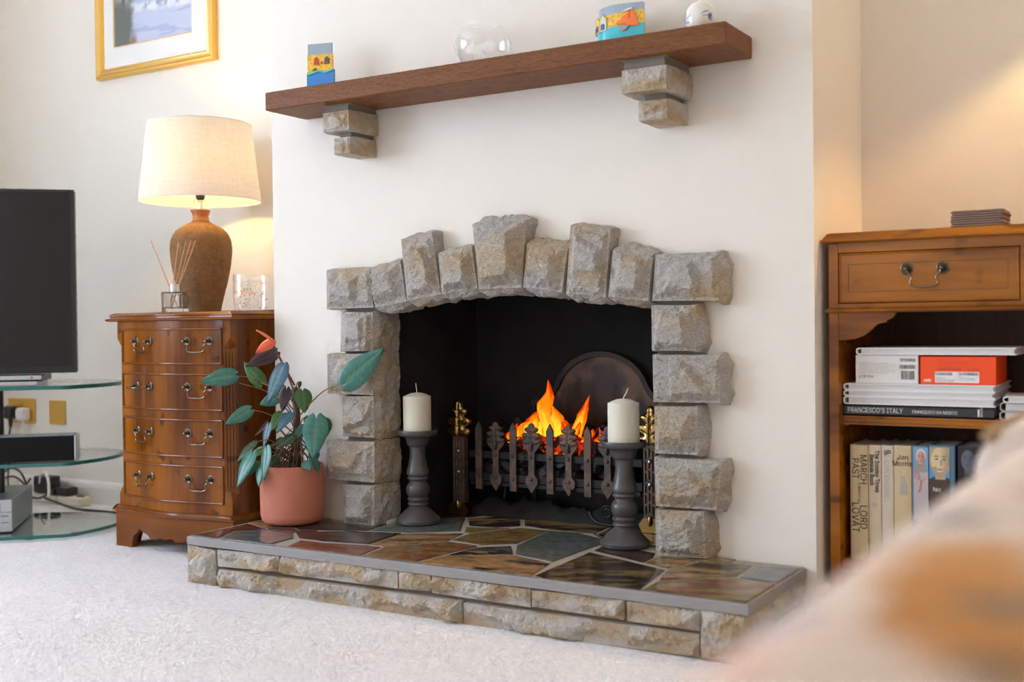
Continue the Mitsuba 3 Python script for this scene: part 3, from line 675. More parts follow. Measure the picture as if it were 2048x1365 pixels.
# cut crystal bowl
prof_o = smooth_prof([(.030, 0), (.040, .003), (.054, .014), (.0645, .034), (.0672, .053), (.0635, .074), (.054, .090), (.046, .099), (.0435, .1035)], 8)
prof_i = smooth_prof([(.0405, .1030), (.043, .098), (.050, .088), (.0592, .073), (.0625, .053), (.0600, .036), (.050, .019), (.034, .011), (.0, .010)], 8)
ob = trimesh.creation.revolve(np.vstack([[(0, 0)], prof_o, prof_i]), sections=160)
v = ob.vertices.copy(); r = np.hypot(v[:, 0], v[:, 1]); th = np.arctan2(v[:, 1], v[:, 0])
outer = np.isclose(r, np.interp(v[:, 2], prof_o[:, 1], prof_o[:, 0]), atol=2e-5) & (v[:, 2] > .004) & (v[:, 2] < .1)
zt = v[:, 2] / .1
petal = np.abs(np.sin(th * 4 + 3.2 * zt)) ** 8 * nstep(.05, .2, zt) * (1 - nstep(.75, .9, zt)) + np.abs(np.sin(th * 12)) ** 6 * (1 - nstep(.12, .28, zt)) + .8 * np.exp(-((zt - .80 - .03 * np.sin(th * 8)) / .02) ** 2)
dr_ = np.where(outer, -.0000 * np.clip(petal, 0, 1), 0)
v[:, 0] += np.cos(th) * dr_; v[:, 1] += np.sin(th) * dr_
cbk = thing('crystal_bowl', 'clear round cut-crystal bowl standing on the mantel shelf', 'bowl')
part(cbk, 'body', move(tm(v, ob.faces), -.014, -.077, ZM + .0003), 'm_pane', 40)
def on_bowl(a, z): r = np.interp(z, prof_o[:, 1], prof_o[:, 0]) + .0001; return (-.014 + r * math.cos(a), -.077 + r * math.sin(a), ZM + .0003 + z)
for q in range(8):
    a0 = q * PI / 4
    for dz, am in ((.036, .016), (.042, .014), (.048, .012)):
        part(cbk, 'cut', tube([on_bowl(a0 + t * .75, dz + am * (2 * t - 1) ** 2 * 1.6) for t in np.linspace(0, 1, 12)], [.0002, .00075, .0002], 6, 0), 'm_glass')
    for j in range(4):
        part(cbk, 'cut', tube([on_bowl(a0 + .10 * (j - 1.5) * .4, .006), on_bowl(a0 + .10 * (j - 1.5), .018), on_bowl(a0 + .10 * (j - 1.5) * 1.8, .031)], [.0003, .0008, .0002], 6, 3), 'm_glass')
    part(cbk, 'cut', tube([on_bowl(a0 + t * .55, .080 + .003 * math.sin(t * PI)) for t in np.linspace(0, 1, 8)], [.0002, .0006, .0002], 6, 0), 'm_glass')


# curved fused-glass panel with a sailing boat
g = thing('curved_glass', 'curved fused-glass panel with orange sails over turquoise sea', 'glass ornament', 'fused-glass ornaments on the mantel')
cv = smooth_prof([(.300, -.030), (.2905, -.058), (.2925, -.082), (.306, -.101), (.330, -.111), (.362, -.113), (.408, -.107)], 12)
cl = np.r_[0, np.cumsum(np.linalg.norm(np.diff(cv, axis=0), axis=1))]; CL = cl[-1]
def on_curve(s, d):
    x = np.interp(s, cl, cv[:, 0]); y = np.interp(s, cl, cv[:, 1])
    tx = np.interp(s, cl, np.gradient(cv[:, 0], cl)); ty = np.interp(s, cl, np.gradient(cv[:, 1], cl)); l = np.hypot(tx, ty)
    return x + d * ty / l, y - d * tx / l           # d > 0: towards the room
def curved(poly, d0, d1, res=.004):
    P, F, loops, _ = fillin(poly, res, 3, .1); n = len(P)
    xf_, yf_ = on_curve(P[:, 0], d1); xb, yb_ = on_curve(P[:, 0], d0)
    V = np.vstack([np.c_[xf_, yf_, P[:, 1]], np.c_[xb, yb_, P[:, 1]]]); Fs = [F, F[:, ::-1] + n]
    for L in loops:
        i = np.array(L); j = np.roll(i, -1); Fs += [np.c_[i, i + n, j + n], np.c_[i, j + n, j]]
    return tm(V, np.vstack(Fs)), P
part(g, 'sky', curved(Polygon([(0, 1.272), (CL, 1.272), (CL, 1.2945), (CL * .6, 1.2965), (0, 1.290)]), 0, .005)[0], 'm_glass_grey', 40)
m, P = curved(Polygon([(0, 1.243), (CL, 1.247), (CL, 1.279), (0, 1.273)]), -.0005, .006, .003); c = sandcol(len(P), 8, P)
part(g, 'sand', m, 'm_glass_yellow', False, color=np.vstack([c, c]))
part(g, 'sea', curved(Polygon([(0, ZM), (CL, ZM), (CL, 1.2505), (CL * .55, 1.249), (CL * .3, 1.244), (0, 1.240)]), -.001, .0075)[0], 'm_glass_sea', 40)
S0 = CL - .040
part(g, 'sail', curved(Polygon([(S0 - .020, 1.2535), (S0 + .006, 1.2505), (S0 + .010, 1.278)]), .006, .0105)[0], 'm_glass_orange', 40)
part(g, 'sail', curved(Polygon([(S0 + .003, 1.2475), (S0 + .030, 1.2445), (S0 + .016, 1.281)]), .007, .0115)[0], 'm_glass_orange', 40)
part(g, 'pennant', curved(Polygon([(S0 - .008, 1.276), (S0 + .014, 1.281), (S0 + .015, 1.284), (S0 + .004, 1.282)]), .006, .010)[0], 'm_ivory', 40)
part(g, 'hull', curved(Polygon([(S0 - .012, 1.247), (S0 + .009, 1.2465), (S0 + .003, 1.240), (S0 - .004, 1.2365), (S0 - .011, 1.239)]), .0075, .0115)[0], 'm_glass_lilac', 40)
for a, w, h, bs in ((.091, .0085, .034, 'm_glass_mint'), (.0725, .0085, .033, 'm_glass_yellow'), (.055, .0075, .031, 'm_glass_mint')):
    hp = Polygon([(a - w, 1.244), (a + w, 1.244), (a + w, 1.244 + h * .72), (a, 1.244 + h), (a - w, 1.244 + h * .72)])
    mm, P = curved(hp, .005, .0095)
    kw = dict(color=np.tile([.86, .52, .02], (2 * len(P), 1))) if bs == 'm_glass_yellow' else {}
    k = part(g, 'beach_hut', mm, bs, False, **kw)
    rf = [(a - w - .002, 1.244 + h * .70), (a, 1.244 + h + .001), (a + w + .002, 1.244 + h * .70)]
    xs = on_curve(np.array([q[0] for q in rf]), .0095)
    part(k, 'roof_edge', tube(np.c_[xs[0], xs[1], [q[1] for q in rf]], .0011, 6, 0), 'm_gold')
    part(k, 'door', curved(Polygon(rect(a - w * .45, a + w * .45, 1.247, 1.259)), .009, .0112)[0], 'm_glass_navy', 40)

# blue and white porcelain jar
j = thing('porcelain_jar', 'small round white porcelain jar painted with blue flowers', 'jar')
pr = smooth_prof([(.0001, 0), (.020, .0005), (.0275, .008), (.0325, .025), (.0315, .040), (.027, .052), (.019, .0605), (.010, .0635)], 10)
jb = trimesh.creation.revolve(pr, sections=140); v = jb.vertices; th = np.arctan2(v[:, 1], v[:, 0]); zz = v[:, 2]
col = np.tile([.84, .82, .76], (len(v), 1)); ink = np.zeros(len(v))
q = np.c_[np.cos(th), np.sin(th), zz * 30] * 9
fl = meshkit.fbm(q, 3, 5)
for a0, z0, sa, sz in ((-2.62, .034, .26, .016), (-2.75, .018, .22, .012), (-.56, .028, .20, .009), (1.2, .03, .3, .015)):
    da = np.angle(np.exp(1j * (th - a0)))
    e = (da / sa) ** 2 + ((zz - z0) / sz) ** 2
    ink = np.maximum(ink, (1 - nstep(.5, 1.1, e + (fl - .5) * 1.6)) * nstep(.30, .55, fl + .1))
for a0, z0, k1, k2 in ((-2.2, .030, .55, .012), (-2.15, .020, .5, -.006), (-.9, .038, .45, .014), (-.85, .030, .4, .004)):
    da = np.angle(np.exp(1j * (th - a0))); w = np.abs(zz - z0 - k2 * (da / k1) ** 2 * np.sign(da)) 
    ink = np.maximum(ink, (w < .0009) * (np.abs(da) < k1 * .6))
col = npmix((.84, .82, .76), (.02, .085, .36), ink)
part(j, 'body', move(tm(v, jb.faces), .524, -.084, ZM + .0002), 'm_glass_yellow', True, color=col)
part(j, 'knob', lathe(smooth_prof([(.010, .0625), (.0105, .0645), (.006, .0655), (.003, .067), (.0034, .069), (.0001, .0705)], 4), 24, .524, -.084, ZM + .0002), 'm_ivory')

# ------------------------------------------------------------------ fire: basket, fireback, firedogs, coals, flames
YBK = .20
def rivet(x, y, z, r=.0052): return move(xf(lathe([(0.0001, r * .75), (r * .55, r * .6), (r, 0), (r, -.002), (.0001, -.002)], 14), XZ), x, y, z)
def oak(h, w):
    half = [(0, 1), (.17, .965), (.30, .90), (.32, .85), (.26, .81), (.46, .805), (.70, .765), (.78, .69), (.66, .62), (.38, .565), (.42, .545), (.84, .545), (1.04, .47), (1.02, .375), (.74, .31), (.40, .275), (.50, .26), (.92, .24), (1.02, .15), (.84, .05), (.5, 0)]
    pts = [(x * w, z * h) for x, z in half] + [(-x * w, z * h) for x, z in half[::-1][:-1]]
    return Polygon(pts).buffer(w * .05).buffer(-w * .05)
def leaf_relief(h, w, y, d, res):
    """An oak leaf cast in relief: a puffed outline with a groove on its veins."""
    pl = oak(h, w); P, F, loops, _ = fillin(pl, res, 2, .2); n = len(P)
    L = np.array(pl.exterior.coords); ring = pl.exterior
    dist = shapely.distance(shapely.points(P), ring)
    puff = d * np.sqrt(np.clip(dist / (w * .30), 0, 1))
    ax = np.abs(P[:, 0]); puff -= d * .55 * np.exp(-(ax / (w * .07)) ** 2)
    for zv in (.30, .58, .82):
        e = np.abs(P[:, 1] - h * zv * .85 - ax * .55); puff -= d * .35 * np.exp(-(e / (w * .06)) ** 2) * (ax < w * .8)
    b = np.array(loops[0]); j = np.arange(len(b)); k = np.roll(j, -1)
    V = np.vstack([np.c_[P[:, 0], y - .002 - puff, P[:, 1]], np.c_[P[b][:, 0], np.full(len(b), y + .003), P[b][:, 1]]])
    return tm(V, np.vstack([F, np.c_[b, n + j, n + k], np.c_[b, n + k, np.roll(b, -1)]]))

bk = thing('fire_basket', 'black iron fire basket with spiked and oak-leaf uprights', 'fire basket')
for z0, z1 in ((.270, .290), (.211, .233)):
    part(bk, 'front_bar', box(-.250, .252, YBK, YBK + .008, z0, z1, .0015), 'm_black_iron', False)
for sx in (-.250, .244):
    for z0, z1 in ((.270, .290), (.211, .233)):
        part(bk, 'side_bar', box(sx, sx + .008, YBK + .009, .345, z0, z1, .0015), 'm_black_iron', False)
    for yy in (.245, .30):
        part(bk, 'side_spike', prism_xz(Polygon([(sx - .003, .205), (sx + .011, .205), (sx + .011, .335), (sx + .004, .352), (sx - .003, .335)]), yy, yy + .005), 'm_black_iron', False)
part(bk, 'grate', cat(*[box(-.24 + .03 * i, -.228 + .03 * i, YBK + .01, .34, .206, .216) for i in range(17)], box(-.246, .246, .20, .208, .200, .210), box(-.246, .246, .33, .338, .2, .21)), 'm_black_iron', False)
for sx in (-.215, .205):
    part(bk, 'foot', tube([(sx, .325, .205), (sx, .325, .16), (sx + .01 * np.sign(sx), .31, .113)], .008, 8), 'm_black_iron')
scroll = [(.10, .215, .150), (.115, .205, .135), (.14, .20, .126), (.19, .20, .124), (.235, .205, .124)]
part(bk, 'scroll', tube(scroll, .0045), 'm_black_iron')
part(bk, 'scroll', tube([(.150 + .018 * math.cos(a) * (1 - a / 16), .212, .152 + .018 * math.sin(a) * (1 - a / 16)) for a in np.linspace(0, 9, 26)], .003, 6, 0), 'm_black_iron')
for i, x in enumerate((-.215, -.110, -.001, .106)):
    sp = Polygon([(x - .0095, .190), (x + .0095, .190), (x + .0095, .349), (x, .367), (x - .0095, .349)])
    m = prism_xz(sp, YBK - .007, YBK - .0005)
    k = part(bk, 'spike_upright', m, 'm_iron', False)
    for z in (.281, .222): part(k, 'rivet', rivet(x, YBK - .007, z), 'm_iron')
for i, x in enumerate((-.1625, -.055, .0525, .161)):
    stem = [(x, .188), (x + .017, .212), (x + .018, .224), (x + .009, .236), (x + .0085, .268), (x + .0095, .292), (x + .023, .308), (x + .026, .316), (x + .016, .321), (x + .006, .326)]
    stem = Polygon(stem + [(2 * x - a, b) for a, b in stem[::-1][:-1]]).buffer(.0015).buffer(-.0015)
    k = part(bk, 'leaf_upright', prism_xz(stem, YBK - .007, YBK - .0005), 'm_iron', False)
    part(k, 'oak_leaf', move(leaf_relief(.056, .0255, YBK - .005, .0035, .0020), x, 0, .312), 'm_iron', 35)
    part(k, 'acorn', move(xf(lathe(smooth_prof([(.0001, .013), (.003, .011), (.0048, 0), (.003, -.010), (.0001, -.012)], 5), 14), np.eye(3)), x, YBK - .009, .308), 'm_iron')
    for z in (.281, .224): part(k, 'rivet', rivet(x, YBK - .007, z), 'm_iron')

# arched cast-iron fireback
def fb_out(s):
    pts = [(-.21, .113), (.21, .113), (.21, .415), (.195, .417), (.170, .425), (.152, .438), (.141, .452)]
    arc = [(.140 * math.cos(a) * s, .430 + .118 * math.sin(a)) for a in np.linspace(.30, PI - .30, 30)]
    return pts + arc + [(-.141, .452), (-.152, .438), (-.170, .425), (-.195, .417), (-.21, .415)]
fb = thing('fireback', 'rusty arched cast-iron fireback plate leaning behind the fire', 'fireback')
FX = .068
pl = Polygon([(x + FX, z) for x, z in fb_out(1.)]).buffer(0)
P, F, loops, _ = fillin(pl, .006, 4, .2); n = len(P)
fa = meshkit.fbm(np.c_[P * 16, P[:, 0] * 0], 4, 2); fg = meshkit.fbm(np.c_[P[:, 0] * 34, P[:, 1] * 9, P[:, 0] * 0], 3, 9)
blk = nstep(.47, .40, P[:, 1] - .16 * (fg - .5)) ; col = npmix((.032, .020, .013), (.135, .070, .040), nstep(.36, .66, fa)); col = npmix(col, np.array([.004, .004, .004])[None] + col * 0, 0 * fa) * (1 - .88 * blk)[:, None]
V = np.vstack([np.c_[P[:, 0], .352 + .002 * (fg - .5), P[:, 1]], np.c_[P[:, 0], np.full(n, .364), P[:, 1]]]); Fs = [F, F[:, ::-1] + n]
for L in loops:
    i_ = np.array(L); j_ = np.roll(i_, -1); Fs += [np.c_[i_, i_ + n, j_ + n], np.c_[i_, j_ + n, j_]]
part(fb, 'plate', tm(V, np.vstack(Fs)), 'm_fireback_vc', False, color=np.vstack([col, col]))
rim = pl.difference(pl.buffer(-.014))
part(fb, 'rim', prism_xz(max(getattr(rim, 'geoms', [rim]), key=lambda q: q.area), .344, .3525), 'm_fireback', False)

# ash and clinker under the grate
P, F, loops, _ = fillin(Polygon(rect(-.30, .31, .225, .343)), .010, 6, .2)
ed_ = np.minimum(np.minimum(P[:, 0] + .30, .31 - P[:, 0]), np.minimum(P[:, 1] - .225, .343 - P[:, 1]))
hz = .1128 + (.012 + .045 * meshkit.fbm(np.c_[P * 38, P[:, 0] * 0], 3, 3)) * np.clip(ed_ / .05, 0, 1)
Lb = np.array(loops[0]); jb = np.arange(len(Lb)); nb_ = len(P)
V = np.vstack([np.c_[P, hz], np.c_[P[Lb], np.full(len(Lb), .1124)]])
k = solo('ash_heap', tm(V, np.vstack([F, np.c_[nb_ + jb, nb_ + np.roll(jb, -1), np.roll(Lb, -1)], np.c_[nb_ + jb, np.roll(Lb, -1), Lb]])), 'm_ash', 'dark heap of ash and clinker under the fire basket', 'ash', smooth=True)
labels[k]['kind'] = 'stuff'

# firedogs
def firedog(label, x, y):
    t = thing('firedog', label, 'firedog', 'firedogs beside the fire basket')
    sh = prism_xz(Polygon([(x - .019, .150), (x + .019, .150), (x + .0185, .328), (x - .0185, .328)]), y - .009, y + .009)
    part(t, 'shaft', sh, 'm_iron', False)
    for i in range(4):
        for q in range(6):
            zz = .160 + q * .0265 + (i % 2) * .006
            if zz + .021 < .322: part(t, 'rib', box(x - .0165 + .0095 * i, x - .0125 + .0095 * i, y - .0125, y - .008, zz, zz + .021, .001), 'm_pewter', False)
    for z in (.288, .233): part(t, 'rivet', rivet(x, y - .0125, z, .006), 'm_steel')
    base = [(x - .018, .152), (x + .018, .152), (x + .031, .1345), (x + .022, ZH), (x - .022, ZH), (x - .031, .1345)]
    part(t, 'foot', prism_xz(Polygon(base), y - .013, y + .013), 'm_brass', False)
    e = trimesh.creation.icosphere(subdivisions=3); e.apply_scale([.006, .006, .013]); part(t, 'acorn', move(e, x, y - .015, .146), 'm_brass')
    part(t, 'rear_bar', cat(box(x - .008, x + .008, y + .0131, y + .13, .135, .150, .002), box(x - .008, x + .008, y + .115, y + .13, .1125, .135)), 'm_black_iron', False)
    part(t, 'oak_leaf', move(leaf_relief(.098, .036, y - .004, .0075, .0024), x, 0, .324), 'm_brass', 40)
firedog('iron firedog with shiny brass oak-leaf top beside the candlestick far from the bookcase', -.274, .196)
firedog('iron firedog with brass oak-leaf top half hidden behind the front candlestick', .279, .196)

# coals
lumps = []
for s in range(5):
    m = trimesh.creation.icosphere(subdivisions=3); v = m.vertices
    v = v * (.75 + .6 * meshkit.fbm(v * 1.6 + s * 7, 3, s))[:, None]
    pl_ = np.random.default_rng(s).normal(size=(7, 3)); pl_ /= np.linalg.norm(pl_, axis=1, keepdims=True)
    for nrm in pl_:
        dd = v @ nrm; v = v - np.clip(dd - .72, 0, None)[:, None] * nrm
    lumps.append(tm(v, m.faces))
coal_ply = [mikit.ply(m, 'm_coal', smooth=25) for m in lumps]
ember_col = []
for m in lumps:
    f = meshkit.fbm(m.vertices * 2.6, 3, 77); ember_col.append(m)
rng = random.Random(8)
mat('m_ember', (.03, .012, .008), .8)
ember_ply = []
for s, m in enumerate(lumps):
    f = meshkit.fbm(m.vertices * 3.0, 3, 70 + s)
    g_ = nstep(.46, .66, f)[:, None]
    c = g_ * np.array(EMBER) + (nstep(.66, .76, f)[:, None]) * np.array([1.0, .45, .02])
    ember_ply.append(mikit.ply(m, 'm_ember', smooth=True, color=c, emitter=glow(None, .01)))
spots = []
for row, (yy, zz, n) in enumerate(((.226, .236, 13), (.228, .268, 12), (.256, .236, 1), (.255, .275, 11), (.29, .24, 1), (.288, .28, 8), (.233, .302, 10), (.262, .312, 10), (.296, .318, 9), (.278, .342, 7), (.308, .346, 6))):
    for i in range(n):
        x = -.215 + .43 * (i + .5) / n if row < 6 else (-.19 + .36 * (i + .5) / n if row < 9 else -.15 + .27 * (i + .5) / n)
        spots.append((x + rng.uniform(-.006, .006), yy + rng.uniform(-.004, .004), zz + rng.uniform(-.004, .004), row))
for x, y, z, row in spots:
    s = rng.randrange(5); hot = row in (6, 7) and -.13 < x < .15 and rng.random() < .75
    sc = rng.uniform(.015, .021)
    if hot: k = thing('glowing_coal', 'red-hot glowing coal under the flames in the fire basket', 'coal', 'glowing coals in the fire basket')
    else: k = thing('coal', 'black lump of coal heaped in the iron fire basket', 'coal', 'black coals in the fire basket')
    M = T().translate([x, y, z]).rotate([rng.uniform(-1, 1), rng.uniform(-1, 1), 1], rng.uniform(0, 360)).scale([sc, sc * rng.uniform(.8, 1), sc * rng.uniform(.75, .95)])
    scene[k] = {**(ember_ply if hot else coal_ply)[s], 'to_world': M}

# flames: tongues of fire that rise from the coals
fl = thing('flames', 'orange and yellow flames rising from the coals in the basket', 'flames')
mat('m_flame', (.02, .01, .005), 1., spec=0.)
def tongue(pts, w, heat, seed, depth=.45):
    p = smooth_prof(pts, 12); n = len(p); K = 28
    t = np.repeat(np.linspace(0, 1, n), K); a = np.tile(2 * PI * np.arange(K) / K, n); ca, sa = np.cos(a), np.sin(a)
    r = w * (np.sin(PI * np.minimum(.999, .28 + .72 * t)) ** .8) * (1 - .3 * t)
    nz = meshkit.noise(np.c_[ca * 1.3 + seed, sa * 1.3, t * 3.2 + seed], seed) - .5
    rr = r * (1 + .8 * nz + .7 * (meshkit.fbm(np.c_[ca * 2.6 + seed * 3, sa * 2.6, t * 7 + seed], 2, seed) - .5))
    V = np.repeat(p, K, 0) + np.c_[rr * ca, rr * depth * sa, rr * .15 * nz]
    nz2 = meshkit.fbm(np.c_[ca * 2.2 + seed, t * 2.0 - seed, np.full(n * K, seed * 1.7)], 3, seed) - .5
    u = np.clip(heat - .30 - .85 * t - .5 * ca ** 2 + 1.5 * nz2, 0, 1)[:, None]
    a1, a2 = nstep(0, .35, u), nstep(.4, .9, u)
    C = np.array([1.5, .07, .0]) * (1 - a1) + np.array([2.3, .48, .004]) * a1 * (1 - a2) + np.array([2.9, 1.45, .07]) * a2
    V, C = list(V), list(C)
    F = []
    for i in range(n - 1):
        for k in range(K):
            l = (k + 1) % K; F += [(i * K + k, i * K + l, (i + 1) * K + l), (i * K + k, (i + 1) * K + l, (i + 1) * K + k)]
    V += [p[0], p[-1]]; C += [C[0], C[-1]]
    for k in range(K): l = (k + 1) % K; F += [(l, k, len(V) - 2), ((n - 1) * K + k, (n - 1) * K + l, len(V) - 1)]
    m = tm(V, F)
    part(fl, 'tongue', m, 'm_flame', True, color=np.array(C), emitter=glow(None, .04))
y = .252
tongue([(-.030, y, .330), (-.036, y, .372), (-.047, y, .408), (-.034, y, .438), (-.036, y, .477)], .026, 1.35, 1)
tongue([(-.060, y + .01, .332), (-.058, y + .01, .366), (-.062, y + .01, .392), (-.052, y + .01, .420)], .024, 1.25, 2)
tongue([(-.092, y, .328), (-.088, y, .352), (-.078, y, .376), (-.062, y, .398)], .024, 1.15, 3)
tongue([(-.128, y, .326), (-.122, y, .343), (-.108, y, .358), (-.088, y, .374)], .021, 1.1, 4)
tongue([(-.152, y - .01, .318), (-.142, y - .01, .334), (-.134, y - .01, .346), (-.122, y - .01, .362)], .013, .75, 5)
tongue([(-.002, y, .330), (-.006, y, .358), (-.014, y, .386), (-.026, y, .414)], .025, 1.3, 6)
tongue([(.018, y, .328), (.016, y, .348), (.006, y, .368), (-.004, y, .388)], .019, 1.0, 7)
tongue([(.046, y, .326), (.050, y, .352), (.062, y, .382), (.072, y, .408), (.084, y, .440)], .017, 1.3, 8)
tongue([(.034, y - .01, .325), (.044, y - .01, .342), (.056, y - .01, .356), (.062, y - .01, .372)], .015, 1.15, 9)
tongue([(.082, y - .015, .318), (.086, y - .015, .334), (.096, y - .015, .342), (.100, y - .015, .356)], .015, .95, 10)
tongue([(.110, y - .018, .312), (.116, y - .018, .328), (.124, y - .018, .340), (.118, y - .018, .362)], .012, .8, 11)
tongue([(.134, y - .02, .308), (.138, y - .02, .322), (.142, y - .02, .334), (.138, y - .02, .352)], .010, .7, 12)
tongue([(.058, y - .02, .316), (.070, y - .02, .322), (.086, y - .02, .330), (.094, y - .02, .340)], .011, 1.1, 13)
tongue([(-.150, y - .022, .310), (-.130, y - .022, .316), (-.116, y - .022, .322), (-.108, y - .022, .332)], .009, 1.0, 14)

# ------------------------------------------------------------------ candlesticks and candles
def candlestick(label, x, y):
    s = 1 / 4.265 / 780
    pr = [(1272, 0.01), (1272, 176), (1262, 186), (1240, 188), (1228, 180), (1212, 162), (1206, 158), (1180, 132), (1150, 98), (1130, 76), (1124, 74), (1118, 86), (1108, 90), (1098, 86), (1090, 76), (1084, 78), (1078, 88), (1066, 92), (1056, 86), (1048, 78), (1036, 88), (1015, 98), (985, 102), (960, 98), (945, 90), (928, 74), (918, 72), (908, 74), (900, 88), (890, 92), (880, 88), (872, 80), (866, 82), (858, 96), (842, 98), (826, 94), (790, 82), (740, 72), (690, 66), (640, 66), (622, 70), (614, 80), (600, 90), (580, 94), (560, 98), (540, 110), (534, 120), (528, 160), (516, 168), (500, 170), (486, 170), (480, 166), (484, 158), (494, 152), (494, 0.01)]
    m = lathe([(r * s, (1272 - q) * s) for q, r in pr], 72, x, y, ZH)
    return solo('candlestick', m, 'm_paint', label, 'candlestick', 'turned candlesticks on the hearth', smooth=38), ZH + (1272 - 494) * s
def candle(label, x, y, z, lean):
    t = thing('pillar_candle', label, 'candle', 'cream pillar candles')
    R = .0358
    part(t, 'wax', lathe(smooth_prof([(.0001, 0), (R * .96, 0), (R, .002), (R, .05), (R, .0868), (R * .96, .0892), (R * .8, .0925), (R * .45, .0975), (.0001, .1000)], 5), 64, x, y, z), 'm_wax', 40)
    part(t, 'wick', tube([(x, y, z + .098), (x + .15 * lean, y, z + .104), (x + .6 * lean, y, z + .112), (x + lean, y, z + .123)], .0012, 6), 'm_wick')
k, zt = candlestick('grey turned wooden candlestick by the arch pier next to the potted plant', -.304, .045)
candle('unlit cream pillar candle on the candlestick nearer the potted plant', -.304, .045, zt, -.003)
k, zt = candlestick('grey turned wooden candlestick in front of the bookcase-side stone pier', .290, .018)
candle('unlit cream pillar candle on the candlestick nearer the bookcase', .290, .018, zt, .012)

# ------------------------------------------------------------------ chest of drawers
XC, HW, BOW = -1.024, .212, .030
def bow(x):
    t = np.clip(np.abs(np.asarray(x, float) - XC) / HW, 0, 1); return -BOW * .5 * (1 + np.cos(PI * t))
def bow_line(x0, x1, y, n=41): return [(x, y + float(bow(x))) for x in np.linspace(x0, x1, n)]
def drop_handle(x, z, y, ang, half, r, drop, lift=0.):
    """Two round backplates with posts and a swan-neck bail between them."""
    ms = []
    for s in (-1, 1):
        d = lathe([(.0001, .002), (r * .25, .0035), (r * .55, .0042), (r * .62, .0025), (r * .80, .0032), (r * .9, .0022), (r, .0015), (r, 0), (.0001, 0)], 24)
        post = lathe([(.0001, 0), (.0038, 0), (.0034, .006), (.0048, .010), (.0040, .0135), (.0046, .016), (.0028, .019), (.0001, .0196)], 16)
        ms.append(move(xf(cat(d, post), XZ), s * half))
    b = half - .002
    bail = [(-b, 0, 0), (-b * .96, 0, -drop * .22), (-b * .72, 0, -drop * .48), (-b * .82, 0, -drop * .78), (-b * .55, 0, -drop * .97), (0, 0, -drop), (b * .55, 0, -drop * .97), (b * .82, 0, -drop * .78), (b * .72, 0, -drop * .48), (b * .96, 0, -drop * .22), (b, 0, 0)]
    t = tube(bail, [.0016, .0014, .0015, .0019, .0027, .0019, .0015, .0014, .0016], 8)
    t = rot(t, -lift, (1, 0, 0))
    ms.append(move(t, 0, -.0125, 0))
    return move(rot(cat(*ms), ang), x, y, z)
ch = thing('chest_of_drawers', 'glossy reddish-brown bow-front chest of four drawers beside the hearth', 'chest of drawers')
FY = -.112
body = bow_line(-1.222, -.826, FY) + [(-.800, -.086), (-.800, .235), (-1.248, .235), (-1.248, -.086)]
part(ch, 'carcass', loft(body, [(0, .100), (0, .642)]), 'm_yew', 20)
for zA, zB in ((.112, .150), (.594, .642)):
    for sx, xa, xb in ((-1, -1.222, -1.246), (1, -.826, -.802)):
        blk = [(xa - sx * .004, FY + .002), (xa, FY - .001), (xb, FY + .003), (xb + sx * .002, -.078)]
        m = prism(Polygon(blk).convex_hull, zA, zB)
        taper = [(xa - sx * .004, FY + .002), (xa, FY), (xa + sx * .012, FY + .010), (xb + sx * .002, -.080)]
        tz = zB + .03 if zA < .2 else zA - .03
        hull = trimesh.convex.convex_hull(np.vstack([np.c_[np.array(blk), np.full(4, zB if zA < .2 else zA)], np.c_[np.array(taper), np.full(4, tz)]]))
        part(ch, 'corner_block', cat(m, hull), 'm_yew', False)
for sx, xa, xb in ((-1, -1.222, -1.248), (1, -.826, -.800)):
    for q in range(4):
        f = .16 + .68 * q / 3; x = xa + (xb - xa) * f; y = FY + (-.086 - FY) * f
        part(ch, 'flute', tube([(x - .0 * sx, y - .0005, .19), (x, y - .0012, .20), (x, y - .0012, .545), (x, y - .0005, .555)], .0026, 6, 0), 'm_yew')
topo = bow_line(-1.262, -.786, -.118) + [(-.786, .242), (-1.262, .242)]
part(ch, 'top', loft(topo, [(-.010, .6405), (.006, .6415), (.011, .6435), (.0115, .6465), (.008, .6485), (.002, .6495), (.001, .6535), (.003, .6555), (.003, .6590), (.0, .6615), (-.003, .6625), (-.006, .6650)]), 'm_yew_h', 35)
part(ch, 'plinth_moulding', loft(bow_line(-1.255, -.793, -.116) + [(-.793, .242), (-1.255, .242)], [(-.02, .1005), (.004, .101), (.007, .104), (.007, .108), (.003, .1115), (.002, .115), (-.002, .1185), (-.02, .121)]), 'm_yew_h', 35)
def apron(x0, x1):
    w = x1 - x0; xm = (x0 + x1) / 2; q = []
    for x, z in ((0, 0), (.068, 0), (.070, .014), (.078, .034), (.098, .046), (.112, .058), (.130, .050), (.150, .047), (.168, .037), (.190, .036), (.205, .045)): q.append((x0 + x, z))
    q += [(xm, .040)] + [(2 * xm - a, b) for a, b in q[::-1]]
    return Polygon([(x0, .102)] + q + [(x1, .102)])
part(ch, 'apron', bent_prism(apron(-1.255, -.793), -.116, -.098, bow, .01), 'm_yew_h', 25)
for sx in (-1.255, -.811):
    side = Polygon([(-.097, .102), (-.097, 0), (-.045, 0), (-.035, .03), (0.0, .045), (.16, .045), (.19, .03), (.20, 0), (.240, 0), (.240, .102)])
    part(ch, 'side_apron', move(xf(prism(side, 0, .018), [[0, 0, 1], [1, 0, 0], [0, 1, 0]]), sx), 'm_yew_h', False)
